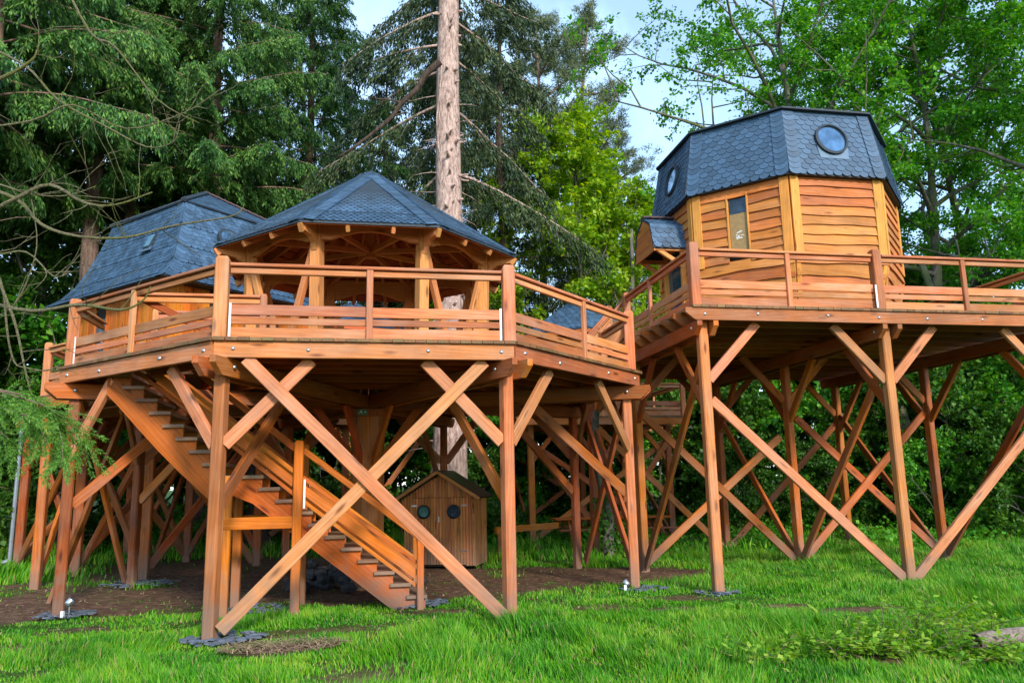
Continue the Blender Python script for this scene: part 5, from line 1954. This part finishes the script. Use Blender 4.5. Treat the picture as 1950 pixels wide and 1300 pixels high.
sprt = tree('spruce_tree', SPR_A, (2.25, 21.6), 'tall spruce with pale bare trunk rising behind the gazebo roof', 'tree', 'conifers', .25)
gC = 'red-barked conifers with drooping sprays at the left'
tree('cedar_tree', CED_A, (-9.2, 27.0), 'red-barked drooping conifer behind the slate house, left of a twin trunk', 'tree', gC, .3)
tree('cedar_tree', CED_B, (-8.5, 28.6), 'red-barked drooping conifer close behind its twin left of the slate house', 'tree', gC, 1.9)
tree('cedar_tree', CED_A, (-5.5, 27.2), 'drooping conifer rising directly above the slate house ridge', 'tree', gC, 2.5, .97)
tree('cedar_tree', CED_B, (-10.4, 22.0), 'large drooping conifer at the left edge of the picture', 'tree', gC, 4.1, 1.08)
tree('cedar_tree', CED_A, (-2.6, 31.5), 'drooping conifer between the slate house and the gazebo, farther back', 'tree', gC, 5.0, .95)
tree('cedar_tree', CED_B, (-13.5, 26), 'drooping conifer farthest left behind the edge tree', 'tree', gC, 2.2, 1.0)
gS = 'dark spruces in the background'
tree('dark_spruce', SPR_B, (.6, 33), 'dark spruce behind the gazebo left of the bare trunk', 'tree', gS, .5, .8)
tree('dark_spruce', SPR_B, (5.2, 29.5), 'dark drooping spruce just right of the bare trunk', 'tree', gS, 2.5, .92)
tree('dark_spruce', SPR_B, (3.4, 37), 'far dark spruce glimpsed right of the bare trunk', 'tree', gS, 5.2, 1.05)
gP = 'sunlit pines in the background'
tree('pine_tree', PIN_A, (11.2, 37), 'tall sunlit pine left of the open sky gap', 'tree', gP, .2)
tree('pine_tree', PIN_A, (8.2, 35), 'sunlit pine behind the lime green tree', 'tree', gP, 2.2, .95)
tree('pine_tree', PIN_A, (14.5, 42), 'smaller far pine under the open sky gap', 'tree', gP, 4.2, .80)
tree('pine_tree', PIN_A, (5.5, 40), 'far pine seen past the spruce branches', 'tree', gP, 3.3, 1.0)
gL = 'lime green young trees'
tree('lime_tree', BRD_C, (8.0, 28.5), 'lime green leafy tree between gazebo and tower cabin', 'tree', gL, .4, 1.02)
tree('lime_tree', BRD_C, (11.0, 31), 'lime green leafy tree directly left of the tower cabin', 'tree', gL, 2.4, .9)
tree('lime_tree', BRD_C, (4.6, 34), 'smaller lime green tree right of the spruce trunk', 'tree', gL, 3.9, .8)
tree('yellow_shrub', SHR_Y, (10.3, 29.2), 'yellow flowering bush left of the tower porch', 'bush', None, .4, 1.05)
gB = 'green broadleaf trees behind the tower cabin'
tree('broadleaf_tree', BRD_B, (19.8, 30.5), 'broadleaf tree far behind the tower cabin, second row', 'tree', gB, .2, .95)
tree('broadleaf_tree', BRD_E, (16.8, 26.5), 'thin-leaved tree with dark forked limbs above the tower roof', 'tree', gB, .9, 1.08)
tree('broadleaf_tree', BRD_A, (20.3, 24.2), 'broadleaf tree with curving pale trunk right of the tower roof', 'tree', gB, 2.1)
tree('broadleaf_tree', BRD_B, (24.0, 26.0), 'dense broadleaf tree at the right edge of the picture', 'tree', gB, 3.3)
tree('broadleaf_tree', BRD_A, (22.5, 20.0), 'broadleaf tree overhanging the upper right corner', 'tree', gB, 1.2, .95)
gD = 'dark leafy trees forming the far wall of the wood'
far = [(-4.2, 33.5), (1.2, 37), (-11.5, 30), (-14, 31), (-7.5, 34), (-16, 38), (-11, 41), (-6, 39), (-2, 42), (3, 41), (9, 43), (15, 38), (19, 40), (24, 38), (30, 36), (-20, 33), (33, 30)]
wl_ = ['behind the slate house ridge', 'behind the gazebo roof', 'beside the left edge conifers', 'near the left edge', 'near the slate house', 'leftmost', 'second from left', 'third from left', 'fourth from left', 'fifth from left', 'sixth from left', 'sixth from right', 'fifth from right', 'fourth from right', 'third from right', 'far left outer', 'far right outer']
for i, ((x, y), w) in enumerate(zip(far, wl_)):
    tree('woodland_tree', BRD_D, (x, y), 'dark leafy tree in the far wall of the wood, ' + w, 'tree', gD, i * 1.7, (.85 if i < 3 else .95) if i not in (10, 11, 12, 13, 14) else (.6 if i < 12 else .78))
# understorey shrubs
gU = 'understorey shrubs'
i = 0
shr = ((-9, 25.5, 1, 0), (-6.4, 26.8, 1, 1), (-3.2, 28.3, 1.1, 0), (-1.0, 25.6, .9, 0), (1.2, 27.8, 1.1, 1), (3.6, 26, 1.2, 1), (5.2, 28, 1.1, 0), (8.2, 27.3, 1.0, 1), (10.6, 27.5, 1.1, 0), (12.8, 25.6, 1.0, 0), (14.6, 24.3, 1.1, 1), (16.2, 22.6, 1.0, 0), (17.6, 21, 1.1, 0), (18.8, 19.3, 1.0, 1), (15.5, 27.5, 1.3, 0), (18.5, 25, 1.3, 0), (20.5, 22.5, 1.3, 1), (12.5, 30, 1.3, 1), (22, 19.5, 1.2, 0), (24, 17, 1.3, 1), (21.5, 27, 2.0, 0), (25, 24, 1.9, 1), (13.6, 21.2, .6, 0), (15.6, 19.6, .65, 1), (11.2, 22.6, .6, 0), (17.4, 18.2, .7, 0), (-12.6, 26.5, 1.5, 0), (-9.8, 30, 1.7, 1), (-5.5, 31, 1.7, 0), (-1.5, 31.5, 1.6, 1), (-16, 25, 1.7, 0), (-12.2, 24, 1.1, 0), (-14, 20.5, 1.1, 1), (6.8, 31, 1.2, 0), (3.2, 23.2, .55, 0), (-10.6, 19.6, .8, 0))
shr = sorted(shr, key=lambda q: (q[0] * R2.x + q[1] * R2.y) / (q[0] * _F.x + q[1] * _F.y))
ones = 'first second third fourth fifth sixth seventh eighth ninth tenth eleventh twelfth thirteenth fourteenth fifteenth sixteenth seventeenth eighteenth nineteenth'.split()
for i, (x, y, s, k) in enumerate(shr):
    h_ = len(shr) // 2
    where = ones[i] + ' from the left' if i < h_ else ones[len(shr) - 1 - i] + ' from the right'
    tree('woodland_shrub', (SHR_A, SHR_B)[k], (x, y), ('dark' if k == 0 else 'bright') + ' green leafy shrub in the undergrowth behind the platforms, ' + where, 'shrub', gU, x * 3.1, s)
# bare leaning trunks under the tower
gT = 'slender mossy trunks behind the tower posts'


def bare_trunk(p0, p1, r0, label, seed, ivy=0, bk=BARK_GREY):
    r = random.Random(seed); g = np.random.default_rng(seed)
    V, Fc = [], []
    a, b_ = Vector((0, 0, -.2)), Vector((p1[0] - p0[0], p1[1] - p0[1], p1[2]))
    pts = [a.lerp(b_, i / 8) + Vector((r.gauss(0, .06), r.gauss(0, .06), 0)) for i in range(9)]
    tube(V, Fc, pts, [r0 * (1.25 if i == 0 else 1) * (1 - .06 * i) for i in range(9)], 10)
    t = thing('mossy_trunk', label, 'tree', (p0[0], p0[1], 0), gT)
    add('trunk', mk('trunk', V, Fc, bk, True), Matrix.Translation((p0[0], p0[1], 0)), t)
    if ivy:
        k = g.uniform(0, .45, ivy)
        c = np.array([list(a)])[0] * (1 - k[:, None]) + np.array([list(b_)])[0] * k[:, None]
        th = g.uniform(0, 6.28, ivy)
        o = np.stack([np.cos(th), np.sin(th), 0 * th], -1)
        P = c + o * (r0 * 1.02 + g.uniform(0, .08, (ivy, 1)))
        add('ivy', leaf_mesh('ivy', P, g.normal(0, .6, (ivy, 3)) + [0, 0, -.6], o + g.normal(0, .3, (ivy, 3)), g.uniform(.07, .13, ivy), g.uniform(.06, .11, ivy), LF_DARK), Matrix.Translation((p0[0], p0[1], 0)), t)
    return t


bare_trunk((17.0, 26), (17.6, 26.2, 12), .36, 'thick pale mossy trunk with ivy seen between the tower posts', 1, 1500)
bare_trunk((20.3, 22.4), (18.4, 22.6, 9), .2, 'slender mossy trunk leaning left at the far right under the platform', 2)
bare_trunk((16.2, 21.2), (15.7, 21.3, 9), .26, 'grey trunk standing right behind the tower platform edge post', 3)
bare_trunk((5.6, 17.9), (5.3, 17.9, 3.4), .15, 'ivy covered trunk stub among the link posts', 4, 300)
bare_trunk((-10.4, 21.6), (-10.5, 21.7, 10), .42, 'thick dark trunk at the left edge beside the drainpipe', 5, 0, BARK_RED)
bare_trunk((-3.2, 25.2), (-3.6, 25.3, 7), .38, 'dark trunk behind the braces under the slate house', 6, 0, BARK_DARK)
bare_trunk((13.8, 29), (13.5, 29, 12), .12, 'thin pale stem in the wood left of the tower posts', 7)
bare_trunk((12.2, 28), (12.4, 28, 12), .10, 'thinnest pale stem in the wood left of the tower posts', 8)
bare_trunk((9.2, 26.5), (9.6, 26.5, 11), .13, 'thin brown stem rising past the far hut roof', 9)

# low leafy ground cover behind the tower
n = 42000
g = np.random.default_rng(77)
x = g.uniform(3, 24, n); y = g.uniform(17, 30, n)
k = (vnoise(x, y, 1.6, 51) > .35) & (x > 20 - y * .75)
x, y = x[k], y[k]
P = np.stack([x, y, hgt(x, y) + g.uniform(.02, .75, len(x)) * vnoise(x, y, 1.1, 52)], -1)
tag(add('ground_cover', leaf_mesh('ground_cover', P, g.normal(0, 1, P.shape), g.normal(0, .35, P.shape) + [0, 0, 1], g.uniform(.09, .18, len(P)), g.uniform(.07, .13, len(P)), LF_GREEN), Matrix.Identity(4)), 'low leafy ground cover spreading behind the tower posts', 'plants', None, 'stuff')

# brambles in the lower right corner
def bramble(c, rx, ry, hh, nst, nlf, label, seed):
    r = random.Random(seed); g = np.random.default_rng(seed)
    t = thing('bramble_bush', label, 'bush', (c[0], c[1], 0), 'brambles in the foreground')
    V, Fc, Ps, Ds = [], [], [], []
    for i in range(nst):
        p = Vector((r.uniform(-rx, rx), r.uniform(-ry, ry), 0))
        a = r.uniform(0, 6.28)
        st_ = bend(p, (math.cos(a) * .7, math.sin(a) * .7, .9), r.uniform(.5, 1.0) * hh * 2, 7, r, .15, -.16)
        tube(V, Fc, st_, [.006, .006, .005, .005, .004, .003, .003, .002], 4)
        for q in range(nlf // nst):
            s_, d = along(st_, r.uniform(.1, 1))
            Ps.append(list(s_ + Vector((r.gauss(0, .04), r.gauss(0, .04), r.gauss(0, .03)))))
            Ds.append([r.gauss(0, 1), r.gauss(0, 1), r.gauss(.1, .3)])
    add('stems', mk('stems', V, Fc, BARK_RED, True), Matrix.Translation((c[0], c[1], 0)), t)
    m_ = len(Ps)
    add('leaves', leaf_mesh('leaves', np.array(Ps), np.array(Ds), g.normal(0, .3, (m_, 3)) + [0, 0, 1], g.uniform(.05, .10, m_), g.uniform(.03, .06, m_), LF_BRAM), Matrix.Translation((c[0], c[1], 0)), t)


LF_BRAM = leafmat('leaf_bramble', (.06, .19, .012), (.17, .38, .02), (.40, .52, .06), trans=.4)
bramble((5.0, 7.35), .6, .35, .34, 44, 1500, 'leafy bramble left of the log in the lower right corner', 61)
bramble((3.9, 7.35), .55, .3, .26, 30, 850, 'low bramble farthest left in the foreground', 62)
bramble((6.1, 7.6), .65, .35, .4, 40, 1250, 'taller bramble sprays behind the log at the lower right', 63)
bramble((5.6, 6.75), .45, .2, .22, 26, 800, 'bramble in front of the log at the bottom edge', 64)
for i, (wx, wy, hh, lb) in enumerate(((4.75, 7.95, .42, 'tall broad-leaved weed beside the brambles'), (2.7, 7.5, .36, 'broad-leaved weed in the middle of the foreground grass'), (4.2, 8.6, .34, 'slender weed in the grass before the dark soil patch'))):
    r = random.Random(80 + i)
    t = thing('weed', lb, 'plant', (wx, wy, 0))
    V, Fc, Ps, Ds, Ls = [], [], [], [], []
    stp = bend((0, 0, 0), (r.gauss(0, .15), r.gauss(0, .15), 1), hh, 5, r, .06)
    tube(V, Fc, stp, [.006, .006, .005, .004, .003, .002], 5)
    for q in range(14):
        p, d = along(stp, r.uniform(.05, 1))
        a = r.uniform(0, 6.28)
        Ps.append(list(p)); Ds.append([math.cos(a), math.sin(a), r.uniform(.2, .9)]); Ls.append(r.uniform(.09, .2) * hh / .36)
    add('stem', mk('stem', V, Fc, LF_LIME, True), Matrix.Translation((wx, wy, 0)), t)
    add('leaves', leaf_mesh('leaves', np.array(Ps), np.array(Ds), np.tile([0, 0, 1.], (14, 1)), np.array(Ls), np.array(Ls) * .3, LF_BRAM), Matrix.Translation((wx, wy, 0)), t)
# fallen log
V, Fc = [], []
tube(V, Fc, bend((0, 0, 0), (1, .25, .04), 1.5, 6, random.Random(3), .05), [.07, .085, .085, .08, .085, .09, .085], 9)
lg = add('fallen_log', mk('fallen_log', V, Fc, bark('bark_log', (.14, .10, .08), (.42, .33, .27), 6, 6), True), Matrix.Translation((5.80, 6.95, .16)))
tag(lg, 'grey fallen log in the lower right corner', 'log')

# overhanging branches at the left, close to the camera
ob = thing('overhanging_branch', 'bare mossy branches reaching in from the left edge close to the camera', 'branch', (-3.2, 5.2, 2.2))
r = random.Random(12)
V, Fc = [], []
tw_src = []


def pxp(x, y, D):
    d = _F + R2 * ((x - 975) / FPX) - U2 * ((y - 650) / FPX)
    return Vector((0, 0, EYE)) + d * D


def limb(pts, r0, n=6, twigs=3, tl=.35):
    P = [pxp(*p) for p in pts]
    fine = []
    for i in range(len(P) - 1):
        p0, p1, p2, p3 = P[max(i - 1, 0)], P[i], P[i + 1], P[min(i + 2, len(P) - 1)]
        for k in range(4):
            t = k / 4
            fine.append(.5 * ((2 * p1) + (p2 - p0) * t + (2 * p0 - 5 * p1 + 4 * p2 - p3) * t * t + (3 * p1 - p0 - 3 * p2 + p3) * t ** 3))
    fine.append(P[-1])
    m_ = len(fine)
    tube(V, Fc, fine, [r0 * (1 - .8 * i / (m_ - 1)) + .0015 for i in range(m_)], n)
    for k in range(twigs):
        q, d = along(fine, r.uniform(.15, .95))
        tv = bend(q, d * .8 + Vector((r.gauss(0, .6), r.gauss(0, .6), r.gauss(.1, .7))), tl * r.uniform(.5, 1.5), 6, r, .18, .03)
        tube(V, Fc, tv, [.0045, .004, .0035, .003, .0025, .002, .0012], 4)
        if r.random() < .6:
            q2, d2 = along(tv, r.uniform(.3, .8))
            tv2 = bend(q2, d2 + Vector((r.gauss(0, .7), r.gauss(0, .7), r.gauss(0, .7))), tl * .6, 4, r, .2)
            tube(V, Fc, tv2, [.003, .0025, .002, .0015, .001], 4)


limb([(-260, 880, 5.6), (-40, 850, 5.4), (60, 592, 5.4)] if False else [(-250, 600, 5.6), (-60, 575, 5.5), (60, 592, 5.4), (150, 580, 5.3), (230, 590, 5.2), (272, 572, 5.2), (287, 545, 5.2)], .016, twigs=4)
limb([(-260, 470, 5.9), (-60, 420, 5.7), (30, 378, 5.6), (95, 352, 5.6), (160, 386, 5.6), (220, 390, 5.6), (290, 366, 5.6)], .020, twigs=8)
limb([(-60, 350, 5.9), (30, 378, 5.8), (80, 428, 5.7), (150, 450, 5.7), (240, 452, 5.7), (330, 430, 5.7), (440, 412, 5.6), (462, 395, 5.6)], .014, twigs=7)
limb([(-200, 330, 5.6), (-30, 345, 5.6), (60, 370, 5.6), (130, 372, 5.6), (180, 355, 5.6)], .008, twigs=6)
limb([(-120, 420, 5.2), (-20, 500, 5.2), (8, 560, 5.2), (30, 620, 5.2), (45, 690, 5.2), (58, 745, 5.2), (70, 760, 5.2)], .013, twigs=5, tl=.25)
limb([(8, 560, 5.2), (15, 640, 5.2), (28, 690, 5.2), (50, 700, 5.2), (90, 705, 5.2), (120, 690, 5.2)], .007, twigs=4, tl=.2)
limb([(-200, 480, 5.5), (-20, 485, 5.5), (50, 480, 5.5), (100, 525, 5.5), (128, 520, 5.5)], .008, twigs=6)
limb([(-150, 200, 6.5), (0, 150, 6.5), (60, 115, 6.5), (70, 95, 6.5)], .02, twigs=6, tl=.5)
limb([(-100, 60, 6.8), (40, 120, 6.7), (110, 190, 6.7), (200, 240, 6.7), (280, 280, 6.7), (330, 270, 6.7), (342, 235, 6.7)], .011, twigs=9, tl=.5)
limb([(100, -80, 7.0), (170, 60, 7.0), (220, 90, 7.0), (300, 190, 7.0), (380, 235, 7.0)], .012, twigs=7, tl=.5)
limb([(-80, 250, 6.4), (60, 230, 6.4), (140, 200, 6.4), (240, 245, 6.5), (350, 215, 6.5), (420, 170, 6.5)], .009, twigs=9, tl=.5)
limb([(-100, 640, 5.5), (0, 600, 5.5), (40, 560, 5.5), (70, 470, 5.5), (60, 380, 5.5)], .007, twigs=6)
oMi = WM[ob.name].inverted()
add('branches', mk('branches', [oMi @ v for v in V], Fc, bark('bark_branch', (.10, .09, .045), (.36, .32, .19), 20, 20, moss=(.20, .20, .05)), True), WM[ob.name], ob)
# the one thick dark limb of the tall spruce, and its ivy stems
V, Fc = [], []
for pts, r0 in (([(838, 118), (812, 140), (795, 170), (765, 196), (748, 222), (700, 262), (668, 285), (640, 302)], .11), ([(765, 196), (740, 190), (715, 188), (690, 180)], .035), ([(748, 222), (772, 214), (790, 220)], .03)):
    P = [pxp(x, y, 22.0) for x, y in pts]
    tube(V, Fc, P, [r0 * (1 - .75 * i / (len(P) - 1)) for i in range(len(P))], 7)
spI = WM[sprt.name].inverted()
add('dark_limb', mk('dark_limb', [spI @ v for v in V], Fc, BARK_DARK, True), WM[sprt.name], sprt)
V, Fc = [], []
rr = random.Random(17)
for k in range(5):
    ph, x0 = rr.uniform(0, 6), rr.uniform(-.5, .5)
    P = []
    for i in range(22):
        z = 7 + i * .42
        a = -1.6 + x0 + .55 * math.sin(ph + i * .45) + rr.gauss(0, .08)
        rad_ = .47 * (1.06 - .94 * ((z + .3) / 38.3) ** 1.15) + .0
        P.append(Vector((2.25 + .05 * math.sin(z / 38.3 * 14 * 1.3 + 5) + math.cos(a) * rad_, 21.6 + math.sin(a) * rad_, z)))
    tube(V, Fc, P, [.022] * 22, 5)
add('ivy_stems', mk('ivy_stems', [spI @ v for v in V], Fc, BARK_PALE, True), WM[sprt.name], sprt)
# hanging cedar spray
cs = thing('conifer_spray', 'bright green feathery conifer spray hanging at the left in front of the posts', 'branch', tuple(pxp(-40, 760, 5.0)))
g = np.random.default_rng(9)
V, Fc, PS, DS = [], [], [], []
for (pts) in ([(-200, 700), (-60, 730), (20, 760), (70, 800), (90, 845)], [(-120, 720), (0, 745), (80, 770), (130, 800), (160, 850)], [(-150, 760), (-40, 790), (10, 830), (30, 850)], [(-60, 730), (60, 755), (105, 790), (118, 840), (120, 880)], [(-150, 735), (-20, 770), (50, 790), (75, 830)]):
    P = [pxp(x, y, 4.9 + r.uniform(-.25, .25)) for x, y in pts]
    tube(V, Fc, P, [.006, .005, .004, .003, .002][:len(P)], 4)
    for s in range(44):
        q, d = along(P, r.uniform(.2, 1))
        sp_ = bend(q, d * .8 + Vector((r.gauss(0, .4), r.gauss(0, .4), r.gauss(-.2, .35))), r.uniform(.12, .3), 4, r, .1, -.08)
        a = np.array([list(v) for v in sp_])
        per = 70
        tt = g.uniform(0, 4, per); i0 = np.minimum(tt.astype(int), 3); fr = (tt - i0)[:, None]
        dd = a[i0 + 1] - a[i0]; dd /= np.linalg.norm(dd, axis=1)[:, None]
        PS.append(a[i0] * (1 - fr) + a[i0 + 1] * fr)
        sv_ = np.cross(dd, np.array([.1, 1, .1]))
        DS.append(dd * .7 + sv_ * (g.choice([-1, 1], per) * g.uniform(.5, 1, per))[:, None] + g.normal(0, .12, (per, 3)))
P, D = np.concatenate(PS), np.concatenate(DS)
cMi = np.array(WM[cs.name].translation)
add('twigs', mk('twigs', [v - Vector(cMi) for v in V], Fc, BARK_RED, True), WM[cs.name], cs)
LF_SPRAY = leafmat('leaf_spray', (.03, .11, .012), (.08, .22, .02), (.20, .36, .05), trans=.35)
m_ = len(P)
add('needles', leaf_mesh('needles', P - cMi, D, g.normal(0, .4, P.shape) + [0, -1, .2], g.uniform(.018, .032, m_), g.uniform(.004, .007, m_), LF_SPRAY), WM[cs.name], cs)
